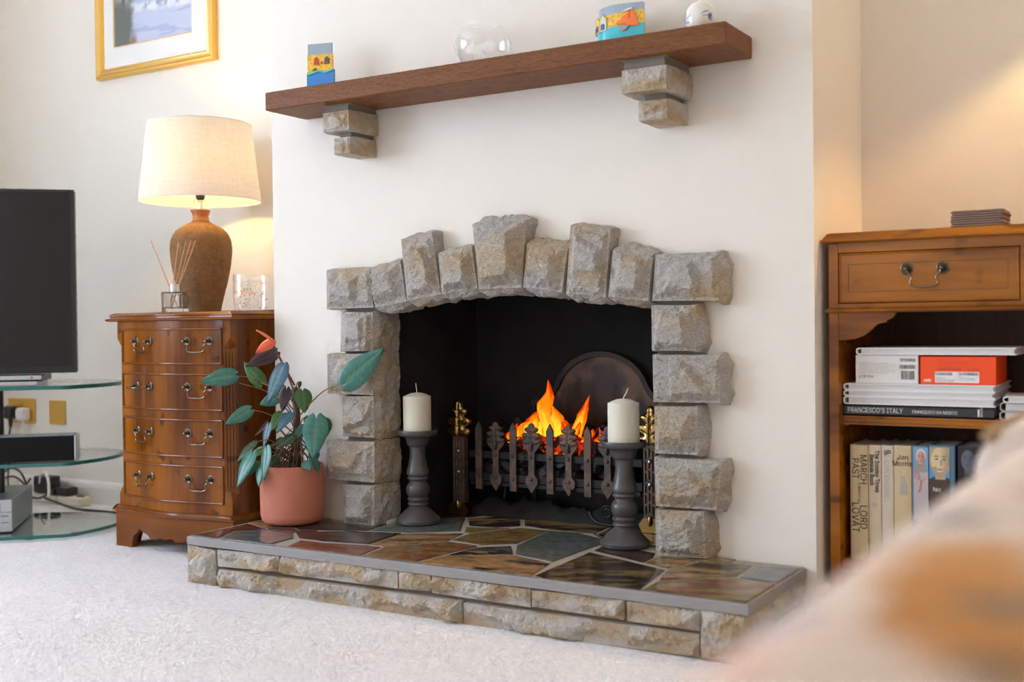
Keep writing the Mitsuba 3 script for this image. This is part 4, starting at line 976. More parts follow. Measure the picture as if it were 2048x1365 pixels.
for i, (z0, z1) in enumerate(((.524, .618), (.399, .495), (.273, .371), (.148, .246))):
    x0, x1 = -1.218, -.830
    d = part(ch, 'drawer', bent_prism(Polygon(rect(x0, x1, z0, z1)), FY - .0015, FY + .004, bow), 'm_yew', 25)
    ring = [(x, FY - .0025 + float(bow(x)), z0) for x in np.linspace(x0, x1, 30)]
    top = [(x, FY - .0025 + float(bow(x)), z1) for x in np.linspace(x1, x0, 30)]
    part(d, 'bead', cat(tube(ring, .0030, 8, 0), tube(top, .0030, 8, 0), tube([ring[0], top[-1]], .0030, 8, 0), tube([ring[-1], top[0]], .0030, 8, 0)), 'm_yew_h', 40)
    for s, hx in ((-1, -1.113), (1, -.906)):
        ang = math.atan2(float(bow(hx + .01) - bow(hx - .01)), .02)
        zc = (z0 + z1) / 2 + .014
        part(d, 'handle', drop_handle(hx, zc, FY - .001 + float(bow(hx)), ang, .0355, .0122, .030, 1.45 if (i == 1 and s < 0) else 0.0), 'm_pewter', 40)

# ------------------------------------------------------------------ table lamp
LX, LY, LZ = -1.178, .15, .6652
tl = thing('table_lamp', 'lit table lamp with brown textured urn base and cream drum shade', 'lamp')
pr = smooth_prof([(.0001, 0), (.052, 0), (.0545, .004), (.060, .028), (.069, .064), (.0765, .092), (.085, .132), (.0895, .165), (.0915, .195), (.0885, .220), (.080, .240), (.064, .257), (.044, .268), (.031, .2745), (.0265, .279)], 6)
part(tl, 'base', lathe(pr, 80, LX, LY, LZ), 'm_lamp_base', True)
part(tl, 'neck', lathe(smooth_prof([(.0255, .277), (.0235, .286), (.0232, .294), (.0265, .303), (.0290, .309), (.0292, .3125), (.020, .314), (.0001, .314)], 5), 48, LX, LY, LZ), 'm_lamp_neck', 40)
part(tl, 'rod', lathe([(.0001, .310), (.0065, .310), (.0065, .336), (.0095, .337), (.0095, .342), (.0001, .342)], 24, LX, LY, LZ), 'm_steel', 40)
part(tl, 'bulb_holder', lathe([(.0001, .340), (.0085, .341), (.0125, .348), (.0135, .353), (.0135, .372), (.0165, .374), (.0165, .392), (.013, .394), (.0001, .394)], 28, LX, LY, LZ), 'm_black', 40)
ZB0, ZB1 = 1.004, 1.2345
shade = tm(*(lambda m: (m.vertices, m.faces))(lathe([(.1795, ZB0), (.1788, ZB0 + .01), (.154, ZB1 - .01), (.1532, ZB1)], 96, LX, LY, 0)))
part(tl, 'shade', shade, 'm_shade', True)
for r, z in ((.1795, ZB0), (.1532, ZB1)): part(tl, 'shade_ring', trimesh.creation.torus(r, .0016, major_sections=64, minor_sections=6).apply_translation([LX, LY, z]), 'm_white_plastic', True)
gim = []
for a in (.4, .4 + 2 * PI / 3, .4 + 4 * PI / 3):
    gim.append(tube([(LX + .014 * math.cos(a), LY + .014 * math.sin(a), LZ + .375), (LX + .10 * math.cos(a), LY + .10 * math.sin(a), LZ + .375), (LX + .178 * math.cos(a), LY + .178 * math.sin(a), ZB0 + .012)], .0013, 6))
part(tl, 'shade_carrier', cat(*gim), 'm_white_plastic')
bu = trimesh.creation.icosphere(subdivisions=3, radius=.028)
part(tl, 'bulb', move(bu, LX, LY, LZ + .43), 'm_white_plastic', True, emitter=glow(LAMP_BULB, 4.0))
part(tl, 'bulb_neck', lathe([(.012, .392), (.0125, .398), (.018, .409), (.0001, .41)], 20, LX, LY, LZ), 'm_white_plastic')
part(tl, 'cable', tube([(LX + .05, LY + .01, LZ + .004), (LX + .11, LY + .03, LZ + .0045), (LX + .18, LY + .05, LZ + .004), (LX + .25, .2450, LZ + .003), (LX + .255, .252, LZ - .02)], .003, 8), 'm_black')

# reed diffuser
rd = thing('reed_diffuser', 'square clear glass reed diffuser with silver collar on the chest', 'reed diffuser')
DX, DY, DZ = -1.145, .015, .6653
ob = rbox(-.0305, .0305, -.0305, .0305, 0, .0605, .004, 3)
ib = rbox(-.0255, .0255, -.0255, .0255, .013, .0565, .004, 3); ib.invert()
part(rd, 'bottle', move(rot(cat(ob, ib), .50), DX, DY, DZ), 'm_glass', False)
part(rd, 'collar', lathe([(.010, .0607), (.0150, .0607), (.0156, .0625), (.0156, .082), (.0146, .0838), (.008, .084), (.008, .0625)], 40, DX, DY, DZ), 'm_steel', 40)
rr = RIGHT / np.linalg.norm(RIGHT[:2])
for o, tp in ((.013, -.049), (-.012, .024), (-.014, .040), (-.010, .049), (-.013, .055), (-.016, .050)):
    zt = {-.049: .210, .024: .203}.get(tp, .211 - abs(tp - .05) * .6)
    k = len([q for q in scene if q.startswith(rd + '__reed')])
    a = np.array([DX + o * rr[0], DY + o * rr[1] + .002 * (k - 3), DZ + .0145]); b = np.array([DX + tp * rr[0], DY + tp * rr[1] + .008 * (k - 3), DZ + zt])
    part(rd, 'reed', tube([a, b], .0016, 6, 0), 'm_reed')

# gel candle tumbler
gt = thing('gel_candle', 'clear tumbler of gel speckled with glitter next to the lamp', 'candle')
GX, GY = -.925, .10
outer = smooth_prof([(.0001, 0), (.038, 0), (.044, .003), (.0485, .012), (.0505, .030), (.0515, .070), (.0518, .106)], 6)
inner = [(.0505, .1072), (.0492, .106), (.0488, .090), (.0482, .0865), (.040, .0855), (.02, .0850), (.0001, .0850)]
part(gt, 'glass', lathe(np.vstack([outer, inner]), 96, GX, GY, .6653), 'm_pane', True)
rng = np.random.default_rng(5); fl_, fc = [], []
for i in range(230):
    a, r, z = rng.uniform(0, 2 * PI), .047 * math.sqrt(rng.uniform(.25, .98)), rng.uniform(.010, .082); s = rng.uniform(.0005, .0016)
    r = min(r, .042 if z < .02 else r)
    b = trimesh.creation.icosphere(subdivisions=0, radius=s); b = move(b, GX + r * math.cos(a), GY + r * math.sin(a), .6653 + z); fl_.append(b)
    c = [(.03, .025, .02), (.02, .05, .02), (.55, .33, .02), (.45, .08, .01), (.05, .18, .10)][rng.choice(5, p=[.45, .2, .15, .12, .08])]
    fc.append(np.tile(c, (len(b.vertices), 1)))
part(gt, 'glitter', cat(*fl_), 'm_glitter', False, kind='stuff', color=np.vstack(fc))
sq = []
for i in range(60):
    u = i / 59; a = -2.2 + 1.7 * u
    sq.append((GX + .0490 * math.cos(a), GY + .0490 * math.sin(a), .6653 + .055 + .0045 * math.sin(u * 46) * (1 - .3 * u) + .002 * math.sin(u * 13)))
part(gt, 'lettering', tube(sq, .0009, 6, 2), 'm_glass_orange', label='orange handwriting')
part(gt, 'wick', tube([(GX - .012, GY, .6653 + .02), (GX - .012, GY, .6653 + .086), (GX - .010, GY, .6653 + .093)], .0012, 6), 'm_wick')

# ------------------------------------------------------------------ corner television, glass stand and what stands on it
SD = np.array([.70711, .70711]); TD = np.array([-.70711, .70711]); A0 = np.array([-1.457, -.141])
STM = np.array([[SD[0], TD[0], 0], [SD[1], TD[1], 0], [0, 0, 1]])
def st(m): return move(xf(m, STM), A0[0], A0[1])          # local: s along the front edge (0 at its right end), t towards the corner
tv = thing('television', 'large flat black television standing across the corner', 'television')
part(tv, 'casing', st(box(-.895, .030, .118, .150, .490, 1.045, .004)), 'm_black', False)
part(tv, 'screen', st(box(-.885, .020, .1165, .1185, .508, 1.037)), 'm_screen', False)
bz = Polygon(rect(-.895, .030, .490, 1.045), [rect(-.884, .019, .509, 1.036)])
part(tv, 'bezel', st(prism_xz(bz, .113, .1178)), 'm_black', False)
part(tv, 'back_cover', st(rbox(-.70, -.16, .150, .20, .53, .85, .012)), 'm_black_soft', 30)
part(tv, 'stand', st(cat(rbox(-.52, -.34, .07, .26, .4565, .468, .005), box(-.46, -.40, .15, .175, .46, .56, .004))), 'm_black', 30)
gs = thing('tv_stand', 'three-tier clear glass television stand with green edges and black pole', 'tv stand')
R = [(0, 0), (.030, .014), (.064, .051), (.099, .093), (.133, .158), (.148, .225), (.140, .30), (.10, .365), (.03, .41), (-.10, .44)]
sp = smooth_prof(R, 5); half = [(a, b) for a, b in sp]
cx = -.40; outl = half + [(2 * cx - a, b) for a, b in half[::-1]]
OUT = Polygon(outl)
for z0, z1 in ((.008, .018), (.2185, .229), (.4445, .456)):
    k = part(gs, 'glass_shelf', st(prism(OUT.buffer(-.0012), z0 + .0004, z1 - .0004)), 'm_shelf_glass', False)
    part(k, 'edge', st(loft(outl, [(-.0011, z0 + .0005), (-.0004, z0), (0, z0 + .001), (0, z1 - .001), (-.0004, z1), (-.0011, z1 - .0005)], caps=False, closed=True)), 'm_teal', 30)
for s_, t_ in ((-.214, .25), (-.60, .25)):
    part(gs, 'pole', st(cat(lathe([(.0001, .0182), (.022, .0182), (.022, .021), (.011, .024), (.011, .2183)], 24, s_, t_), lathe([(.011, .2292), (.011, .4443)], 24, s_, t_))), 'm_black', 40)
for s_, t_ in ((.02, .10), (-.82, .10), (-.1, .38), (-.7, .38), (-.10, .05)):
    part(gs, 'foot_pad', st(lathe([(.0001, 0.0), (.014, 0.0), (.014, .008), (.0001, .008)], 20, s_, t_)), 'm_black', 40)
b = thing('dvd_player', 'slim silver disc player lying on the top glass shelf', 'disc player')
part(b, 'casing', st(rbox(-.335, -.072, .045, .25, .4562, .4680, .003)), 'm_silver', 30)
part(b, 'front', st(box(-.333, -.074, .0435, .046, .4572, .4672)), 'm_steel', False)
b = thing('set_top_box', 'thin silver-fronted box with red light stacked on the disc player', 'set-top box')
part(b, 'casing', st(rbox(-.330, -.060, .052, .24, .4682, .4860, .003)), 'm_black', 30)
part(b, 'front', st(box(-.329, -.061, .0500, .0535, .4735, .4855)), 'm_silver', False)
part(b, 'power_light', st(move(xf(trimesh.creation.cylinder(.0032, .002, sections=20), [[1, 0, 0], [0, 0, 1], [0, 1, 0]]), -.088, .0495, .4795)), 'm_ink_red', False, emitter=glow((2.2, .10, .12), .005))
b = thing('soundbar', 'long black soundbar with silver end on the middle glass shelf', 'soundbar')
part(b, 'grille', st(rbox(-.75, .026, .055, .13, .2292, .303, .004)), 'm_black_soft', 30)
part(b, 'end_cap', st(rbox(.0262, .034, .054, .131, .2292, .304, .003)), 'm_silver', 30)
part(b, 'top_trim', st(box(-.75, .026, .056, .13, .3032, .3062)), 'm_silver_top', False)
b = thing('stereo_unit', 'silver stereo unit with square logo on the bottom glass shelf', 'stereo')
part(b, 'casing', st(box(-.50, -.152, .082, .42, .0215, .116, .002)), 'm_silver_top', False)
part(b, 'front', st(rbox(-.502, -.152, .070, .0818, .0215, .117, .002)), 'm_silver', 30)
part(b, 'seam', st(box(-.502, -.1515, .0694, .071, .0795, .0806)), 'm_black', False)
lg = Polygon(rect(-.210, -.184, .083, .1055), [rect(-.2085, -.1855, .0845, .104)])
part(b, 'logo', st(cat(prism_xz(lg, .0693, .0702), at_text('CD', .008, -.2015, .0702, .091, .0008, True))), 'm_ink', False)
part(b, 'button', st(box(-.183, -.162, .0688, .0705, .0665, .0715)), 'm_silver_top', False)
part(b, 'maker_name', st(at_text('DENON', .0042, -.1835, .0702, .0475, .0008, False)), 'm_ink', False)
part(b, 'slot', st(rbox(-.215, -.189, .0690, .0705, .0455, .0535, .0007)), 'm_silver_top', False)
part(b, 'foot', st(cat(*[lathe([(.0001, .0181), (.012, .0181), (.012, .0218), (.0001, .0218)], 16, s_, t_) for s_ in (-.47, -.18) for t_ in (.1, .39)])), 'm_black', 40)

# sockets, plugs, leads behind the stand
YW = YB
ds = thing('double_socket', 'brass double wall socket behind the television stand with two plugs in it', 'socket')
part(ds, 'plate', box(-2.461, -2.303, YW - .007, YW, .272, .365, .003), 'm_gold', False)
part(ds, 'switch', cat(box(-2.392, -2.384, YW - .012, YW - .0068, .335, .352, .001), box(-2.380, -2.372, YW - .012, YW - .0068, .335, .352, .001)), 'm_gold', False)
bp = thing('blanking_plate', 'plain brass blanking plate on the wall right of the double socket', 'wall plate')
part(bp, 'plate', box(-2.222, -2.131, YW - .006, YW, .273, .362, .003), 'm_gold', False)
part(bp, 'screw', cat(*[move(xf(lathe([(.0001, .0012), (.002, .0008), (.0022, 0), (.0001, 0)], 12), XZ), x, YW - .006, .3175) for x in (-2.212, -2.141)]), 'm_brass')
def plug(label, x, bs, white):
    p = thing('plug', label, 'plug', 'plugs in the double socket')
    part(p, 'body', rbox(x - .024, x + .024, YW - .046, YW - .0072, .283 if white else .288, .332 if white else .336, .011), bs, 30)
    if not white: part(p, 'cord_grip', lathe([(.0001, .258), (.006, .258), (.009, .290), (.0001, .291)], 16, x, YW - .026), bs)
    part(p, 'lead', tube([(x, YW - .026, .286 if white else .262), (x - .004, YW - .03, .22), (x + .006, YW - .04, .13), (x + .03, YW - .06, .045), (x + .10, YW - .075, .038)], .0032, 8), bs)
plug('black plug with a black lead in the brass double socket', -2.420, 'm_black', False)
plug('white plug with a white lead in the brass double socket', -2.345, 'm_white_plastic', True)
ps = thing('power_strip', 'cream extension socket strip on the carpet by the skirting board', 'power strip')
st_m = rbox(-.16, .16, -.024, .024, .0, .032, .006)
part(ps, 'casing', move(rot(st_m, -.06), -2.090, .318, .0005), 'm_cream_plastic', 30)
part(ps, 'rocker', move(rot(rbox(.115, .145, -.008, .008, .0315, .036, .002), -.06), -2.090, .318, .0005), 'm_ink_brown', 30)
ad = thing('power_adapter', 'large black power adapter block plugged into the extension strip', 'power adapter', 'power adapters on the extension strip')
part(ad, 'body', rbox(-2.196, -2.110, .292, .345, .034, .094, .006), 'm_black', 30)
ad = thing('power_adapter', 'small black power adapter at the end of the extension strip', 'power adapter', 'power adapters on the extension strip')
part(ad, 'body', rbox(-2.066, -2.003, .288, .336, .0335, .062, .005), 'm_black', 30)
ad = thing('power_adapter', 'flat black plug between the two power adapters on the strip', 'power adapter', 'power adapters on the extension strip')
part(ad, 'body', rbox(-2.106, -2.070, .285, .34, .0335, .058, .004), 'm_black', 30)
solo('cable', tube([(-2.165, .30, .055), (-2.150, .29, .095), (-2.120, .285, .112), (-2.092, .278, .092), (-2.076, .27, .052), (-2.068, .262, .030)], .0052, 10), 'm_white_plastic', 'thick white cable arching over the big power adapter', 'cable', 'cables behind the television stand')
solo('cable', tube([(-2.09, .262, .026), (-2.01, .245, .020), (-1.90, .24, .006), (-1.78, .25, .0045), (-1.62, .262, .0045), (-1.45, .28, .0045), (-1.30, .30, .0045)], .0038, 8), 'm_black', 'black cable running along the carpet from the strip to the chest', 'cable', 'cables behind the television stand')
solo('cable', tube([(-2.34, .26, .03), (-2.30, .24, .09), (-2.25, .235, .125), (-2.20, .24, .118), (-2.18, .25, .08), (-2.19, .255, .045), (-2.20, .262, .06), (-2.19, .28, .088)], .0034, 8), 'm_black', 'black cable looping up above the stereo unit', 'cable', 'cables behind the television stand')
solo('cable', tube([(-2.36, .24, .045), (-2.28, .225, .085), (-2.20, .22, .10), (-2.145, .22, .075), (-2.13, .215, .035), (-2.15, .20, .022), (-2.19, .18, .020)], .0034, 8), 'm_black', 'black cable hanging in a wide loop in front of the power adapter', 'cable', 'cables behind the television stand')
solo('cable', tube([(-2.40, .25, .07), (-2.34, .22, .075), (-2.27, .215, .072), (-2.22, .21, .06), (-2.16, .205, .05), (-2.10, .235, .028), (-2.09, .27, .035)], .0034, 8), 'm_black', 'black cable crossing low behind the stereo unit', 'cable', 'cables behind the television stand')

# ------------------------------------------------------------------ potted anthurium
pp = thing('potted_anthurium', 'flamingo flower with heart-shaped leaves in a terracotta-pink pot on the hearth', 'potted plant')
PX, PY = -.600, -.100
prof = [(.0001, 0), (.062, 0), (.070, .003), (.0765, .010), (.0795, .022), (.0805, .06), (.0815, .148), (.0812, .1495), (.0795, .1498), (.0785, .1485), (.0775, .12), (.0765, .10), (.0001, .10)]
part(pp, 'pot', lathe(prof, 96, PX, PY, ZH + .0006), 'm_pot', 35)
part(pp, 'soil', lathe([(.0001, .132), (.03, .134), (.06, .130), (.0768, .127)], 40, PX, PY, ZH), 'm_soil', 30)
rng = np.random.default_rng(3)
part(pp, 'trunk', tube(TRUNK, [.010, .010, .009, .009, .007, .006], 10), 'm_stem', True)
def trunk_at(z):
    t = np.array(TRUNK); return np.array([np.interp(z, t[:, 2], t[:, 0]), np.interp(z, t[:, 2], t[:, 1]), np.clip(z, t[0, 2], t[-1, 2])])
for i in range(34):
    a = rng.uniform(0, 2 * PI); z = rng.uniform(.275, .37); r = rng.uniform(.02, .066)
    p = trunk_at(z); e = np.array([PX + r * math.cos(a), PY + r * math.sin(a), ZH + .131])
    mid = (p + e) / 2 + [.010 * math.cos(a), .010 * math.sin(a), rng.uniform(.0, .012)]
    part(pp, 'root', tube([p, mid, e], rng.uniform(.0010, .0017), 5, 4), 'm_stem')
GREENS = dict(teal=lin(44, 104, 92), green=lin(48, 92, 38), dark=lin(34, 60, 30), blue=lin(44, 82, 100), purple=lin(58, 40, 44), bright=lin(64, 112, 50), brown=lin(70, 36, 26))
LK = 'teal green purple blue teal purple green teal green teal teal green blue blue brown dark teal green dark teal teal teal teal bright dark teal teal dark dark blue dark dark blue purple'.split()
def leaf_mesh(b, t, W, n, seed, curl=.10):
    b, t, n = map(np.array, (b, t, n)); a = t - b; L = np.linalg.norm(a); a /= L; n = n - a * (n @ a); n /= np.linalg.norm(n); s = np.cross(n, a)
    K, M = 22, 11; V, C = [], []
    for i in range(K):
        u = i / (K - 1)
        if u < .18: x = -.16 * L * 0 + u * L
        x = u * L
        w = .5 * W * (math.sin(PI * min(1, (u * 1.02) ** .52)) ** .75) if 0 < u < 1 else 0.
        w = max(w, 0.0004 if i else .5 * W * .30)
        for j in range(M):
            v = j / (M - 1) * 2 - 1
            back = -.20 * L * max(0, 1 - u / .22) ** 1.3 * (abs(v) ** .8) * (1.25 - .45 * abs(v))      # heart lobes behind the stalk
            h = -curl * W * (v * v) * .9 + .012 * L * math.sin(u * 5 + seed) - .16 * L * u * u * .6 + .05 * W * abs(v) ** .5
            V.append(b + a * (x + back) + s * (w * v) + n * (h + .16 * L * .6 * u))
            C.append((abs(v), u))
    V = np.array(V); C = np.array(C); F = []
    for i in range(K - 1):
        for j in range(M - 1):
            q = i * M + j; F += [(q, q + 1, q + M + 1), (q, q + M + 1, q + M)]
    F = np.array(F); nv = len(V); V2 = np.vstack([V, V - n * .0007])
    rim = [i for i in range(M)] + [i * M + M - 1 for i in range(1, K)] + [(K - 1) * M + j for j in range(M - 2, -1, -1)] + [i * M for i in range(K - 2, 0, -1)]
    r = np.array(rim); r2 = np.roll(r, -1)
    F = np.vstack([F, F[:, ::-1] + nv, np.c_[r, r + nv, r2 + nv], np.c_[r, r2 + nv, r2]])
    return tm(V2, F), np.vstack([C, C])
for i, q in enumerate(LEAVES):
    b, t, W, n = np.array(q[0:3]), np.array(q[3:6]), q[6], np.array(q[7:10])
    for p_ in (b, t): p_[1] = min(p_[1], -.018)
    m, C = leaf_mesh(b, t, W, n, i)
    base = np.array(GREENS[LK[i]]); f = meshkit.fbm(m.vertices * 60, 3, i)
    col = base * (.75 + .5 * f)[:, None]
    vein = np.exp(-(C[:, 0] / .05) ** 2) * .5 + .3 * np.exp(-(((C[:, 1] * 7 - C[:, 0] * 2.5) % 1 - .5) / .10) ** 2) * (C[:, 0] < .85)
    col = npmix(col[0], base * 1.9, np.zeros(len(C))) * 0 + col * (1 - .5 * vein)[:, None] + np.array(lin(120, 150, 95)) * (.5 * vein)[:, None]
    if LK[i] in ('purple', 'brown'): col = base * (.7 + .6 * f)[:, None] * (1 + .5 * vein)[:, None]
    k = part(pp, 'leaf', m, 'm_leaf', 40 if False else True, color=col)
    z0 = np.clip(b[2] - .05 - .25 * abs(b[0] + .61), .262, .445)
    p0 = trunk_at(z0)
    mid = p0 * .45 + b * .55 + [0, -.004, .018 if b[2] > .33 else .03]
    part(pp, 'leaf_stalk', tube([p0, mid, b], [.0019, .0015, .0013], 6), 'm_petiole')
part(pp, 'flower_stalk', tube(FLOWER[:4], [.0026, .0022, .0018], 8), 'm_stem')
part(pp, 'leaf_stalk', tube(BARESTEM, [.0020, .0016, .0014], 6), 'm_petiole')
b, t = np.array(FLOWER[3]), np.array(FLOWER[4])
nn = np.cross(t - b, np.array([.6, .5, .2])); nn = np.array([.45, -.55, .70]); 
m, C = leaf_mesh(b, t, .034, nn, 3, .25)
fwk = part(pp, 'flower', m, 'm_spathe', True, label='coral-red spathe')
part(fwk, 'spadix', tube([FLOWER[3], (np.array(FLOWER[3]) + FLOWER[5]) / 2 + [0, 0, .002], FLOWER[5]], [.0042, .0040, .0022], 10), 'm_spadix')

# ------------------------------------------------------------------ bookcase in the right alcove
bc = thing('bookcase', 'yew-veneered open bookcase with one drawer in the right alcove', 'bookcase')
X0, X1, Y0, Y1 = .747, 1.500, .046, .366
XI0, XI1 = .767, 1.480
XD = 1.1115                     # right end of the first drawer
part(bc, 'side_panel', box(X0, XI0, Y0, Y1, 0, .779, .001), 'm_yew_b', False)
part(bc, 'side_panel', box(XI1, X1, Y0, Y1, 0, .779, .001), 'm_yew_b', False)
part(bc, 'back_panel', box(XI0, XI1, .352, .362, .06, .779), 'm_dark_wood', False)
part(bc, 'top', loft(rect(X0, X1, Y0, Y1), [(-.004, .779), (.009, .780), (.0125, .7825), (.013, .786), (.009, .788), (.008, .791), (.004, .7955), (.002, .799), (-.002, .8005)]), 'm_yew_b', 30)
part(bc, 'top_rail', box(XI0, XI1, Y0 + .001, Y0 + .02, .7595, .779), 'm_yew_b', False)
part(bc, 'drawer_rail', box(XI0, XI1, Y0 + .001, Y1 - .02, .638, .6545), 'm_yew_b', False)
part(bc, 'waist_moulding', loft([(X0, Y0), (X1, Y0), (X1, Y0 + .02), (X0, Y0 + .02)], [(-.002, .6355), (.003, .636), (.006, .639), (.006, .642), (.003, .645), (.001, .647), (-.002, .6475)]), 'm_yew_b', 30)
part(bc, 'drawer_stile', box(XD, XD + .024, Y0 + .001, Y0 + .02, .6545, .7595), 'm_yew_b', False)
for DA, DB in ((XI0, XD), (XD + .024, XI1)):
  d = part(bc, 'drawer', box(DA + .0015, DB - .0015, Y0 + .003, Y0 + .02, .6560, .758), 'm_yew_b', False)
  part(d, 'bead', loft([(DA + .0035, .658), (DB - .0035, .658), (DB - .0035, .756), (DA + .0035, .756)], [(.0022, 0), (.0018, .0028), (0, .0040), (-.0018, .0028), (-.0022, 0)], caps=False).apply_transform(np.array([[1, 0, 0, 0], [0, 0, -1, Y0 + .0035], [0, 1, 0, 0], [0, 0, 0, 1]])), 'm_yew_b', 40)
  part(d, 'inlay', prism_xz(Polygon(rect(DA + .020, DB - .0215, .678, .7355), [rect(DA + .0208, DB - .0223, .6788, .7347)]), Y0 + .0024, Y0 + .0034), 'm_ink_brown', False)
  cb = Polygon(rect(DA + .006, DB - .0075, .663, .750), [rect(DA + .0205, DB - .022, .6785, .735)])
  part(d, 'crossbanding', prism_xz(cb, Y0 + .0026, Y0 + .0034), 'm_yew_b', False)
  part(d, 'handle', drop_handle((DA + DB) / 2 - .002, .722, Y0 + .003, 0, .034, .0125, .037), 'm_pewter', 40)
og = [(0, 0), (.114, 0), (.113, -.006), (.106, -.014), (.096, -.018), (.0955, -.022), (.088, -.023), (.076, -.026), (.066, -.036), (.052, -.048), (.034, -.055), (.016, -.0575), (0, -.058)]
part(bc, 'bracket', prism_xz(Polygon([(XI0 + a, .6378 + b) for a, b in og]), Y0 + .003, Y0 + .018), 'm_yew_b', False)
part(bc, 'bracket', prism_xz(Polygon([(XI1 - a, .6378 + b) for a, b in og]), Y0 + .003, Y0 + .018), 'm_yew_b', False)
sp = loft([(XI0, .068), (XI1, .068), (XI1, .352), (XI0, .352)], [(0, .405), (0, .409), (.001, .412), (0, .414), (0, .418), (.001, .4205), (0, .423)])
part(bc, 'shelf', sp, 'm_yew_b', False)
part(bc, 'shelf', box(XI0, XI1, .055, .352, .108, .124, .001), 'm_yew_b', False)
part(bc, 'plinth', box(XI0, XI1, Y0 + .004, Y0 + .02, 0, .1075, .001), 'm_yew_b', False)
part(bc, 'shelf_pin', cat(*[lathe([(.0001, 0), (.003, 0), (.003, .006), (.0001, .006)], 10).apply_transform(np.array([[0, 0, 1, x], [0, 1, 0, y], [-1, 0, 0, .4015], [0, 0, 0, 1]])) for x in (XI0, XI1 - .006) for y in (.10, .30)]), 'm_brass')

def stack_book(name, label, x0, x1, y0, y1, z0, z1, cover, page='m_page', bt=.0026, group=None, spine='left', rotz=0., label_cat='book'):
    """A hardback lying flat: two boards, spine and page block; open edge or spine towards the room."""
    t = thing(name, label, label_cat, group or 'books lying on the middle shelf')
    c = ((x0 + x1) / 2, (y0 + y1) / 2, 0); rz = lambda m: rot(m, rotz, about=c)
    if spine == 'left':
        prof = Polygon([(x0 + .004, z0), (x1, z0), (x1, z0 + bt), (x0 + .006, z0 + bt), (x0 + bt, z0 + bt + .002), (x0 + bt, z1 - bt - .002), (x0 + .006, z1 - bt), (x1, z1 - bt), (x1, z1), (x0 + .004, z1), (x0, z1 - .003), (x0, z0 + .003)])
        part(t, 'cover', rz(prism_xz(prof, y0, y1)), cover, False)
        part(t, 'pages', rz(box(x0 + .010, x1 - .004, y0 + .003, y1 - .003, z0 + bt + .0001, z1 - bt - .0001)), page, False)
    else:
        prof = Polygon([(y0 + .003, z0), (y1, z0), (y1, z0 + bt), (y0 + bt + .001, z0 + bt), (y0 + bt + .001, z1 - bt), (y1, z1 - bt), (y1, z1), (y0 + .003, z1), (y0, z1 - .004), (y0, z0 + .004)])
        m = xf(prism(prof, x0, x1), [[0, 0, 1], [1, 0, 0], [0, 1, 0]])
        part(t, 'cover', rz(m), cover, 30)
        part(t, 'pages', rz(box(x0 + .003, x1 - .003, y0 + bt + .002, y1 - .004, z0 + bt + .0001, z1 - bt - .0001)), page, False)
    return t
ZS = .4232
t = stack_book('book', "black hardback titled FRANCESCO'S ITALY lying at the bottom of the stack", .768, 1.060, .0725, .30, ZS, ZS + .0235, 'm_cover_black', spine='front')
part(t, 'title', cat(at_text("FRANCESCO'S ITALY", .0098, .7775, .0722, ZS + .0075, .0004, False, .80), at_text('FRANCESCO DA MOSTO', .0062, .9065, .0722, ZS + .0082, .0004, False, .86)), 'm_ink_white', False)
part(t, 'publisher_mark', cat(*[box(1.0305, 1.0335, .0719, .0724, ZS + .0050 + .0052 * i, ZS + .0096 + .0052 * i) for i in range(3)], move(rot(at_text('BOOKS', .0042, 0, 0, 0, .0004), -PI / 2, (0, 1, 0)), 1.0395, .0722, ZS + .0048)), 'm_ink_white', False)
z = ZS + .0238
for i, (h, lab) in enumerate(((.0165, 'thickest white photo-book, directly on top of the black hardback'), (.0125, 'thin white photo-book in the middle of the three under the boxes'), (.0140, 'white photo-book directly under the white and orange boxes'))):
    stack_book('book', lab, .7695, 1.0625 - .002 * (i % 2), .071, .30, z, z + h, 'm_paper', group=None); z += h + .0001
ZBX = z + .0002
bxk = thing('box', 'white cardboard box with barcodes beside the orange box on the books', 'box', 'boxes on the photo-books')
part(bxk, 'carton', box(.794, .9185, .074, .20, ZBX, ZBX + .0585, .0008), 'm_white_plastic', False)
rng = random.Random(2)
def barcode(x0, x1, z0, z1, y, n, rng):
    ms, x = [], x0
    while x < x1 - .0004:
        w = rng.choice((.0005, .0005, .0009, .0013)); ms.append(box(x, min(x + w, x1), y - .0003, y, z0, z1)); x += w + rng.choice((.0005, .0008, .0012))
    return cat(*ms)
part(bxk, 'barcode', cat(barcode(.8835, .9135, ZBX + .0455, ZBX + .0515, .0739, 0, rng), barcode(.8825, .9140, ZBX + .0305, ZBX + .0385, .0739, 0, rng), barcode(.8850, .9120, ZBX + .0090, ZBX + .0265, .0739, 0, rng)), 'm_ink', False)
ln = [box(.800, .800 + (.0755 if i % 4 else .060), .0736, .0739, ZBX + .0420 - .00265 * i, ZBX + .0420 - .00265 * i + .0007) for i in range(9)]
part(bxk, 'small_print', cat(*ln, box(.8800, .8802, .0736, .0739, ZBX + .01, ZBX + .053)), 'm_cover_grey', False)
ring = lambda x, zc: stand(prism(Point(0, 0).buffer(.0026).difference(Point(0, 0).buffer(.0021)), 0, .0003)).apply_translation([x, .0739, zc])
part(bxk, 'marks', cat(at_text('CE', .0052, .8060, .0739, ZBX + .0118, .0003), ring(.8200, ZBX + .0143), box(.8196, .8204, .0736, .0739, ZBX + .0130, ZBX + .0156), at_text('✓' if False else 'v', .0034, .8252, .0739, ZBX + .0128, .0003), ring(.8268, ZBX + .0143), at_text('X', .0045, .8005, .0739, ZBX + .0118, .0003), box(.8003, .8040, .0736, .0739, ZBX + .0100, ZBX + .0107)), 'm_ink', False)
bxk = thing('box', 'bright orange cardboard box with white barcode sticker on the books', 'box', 'boxes on the photo-books')
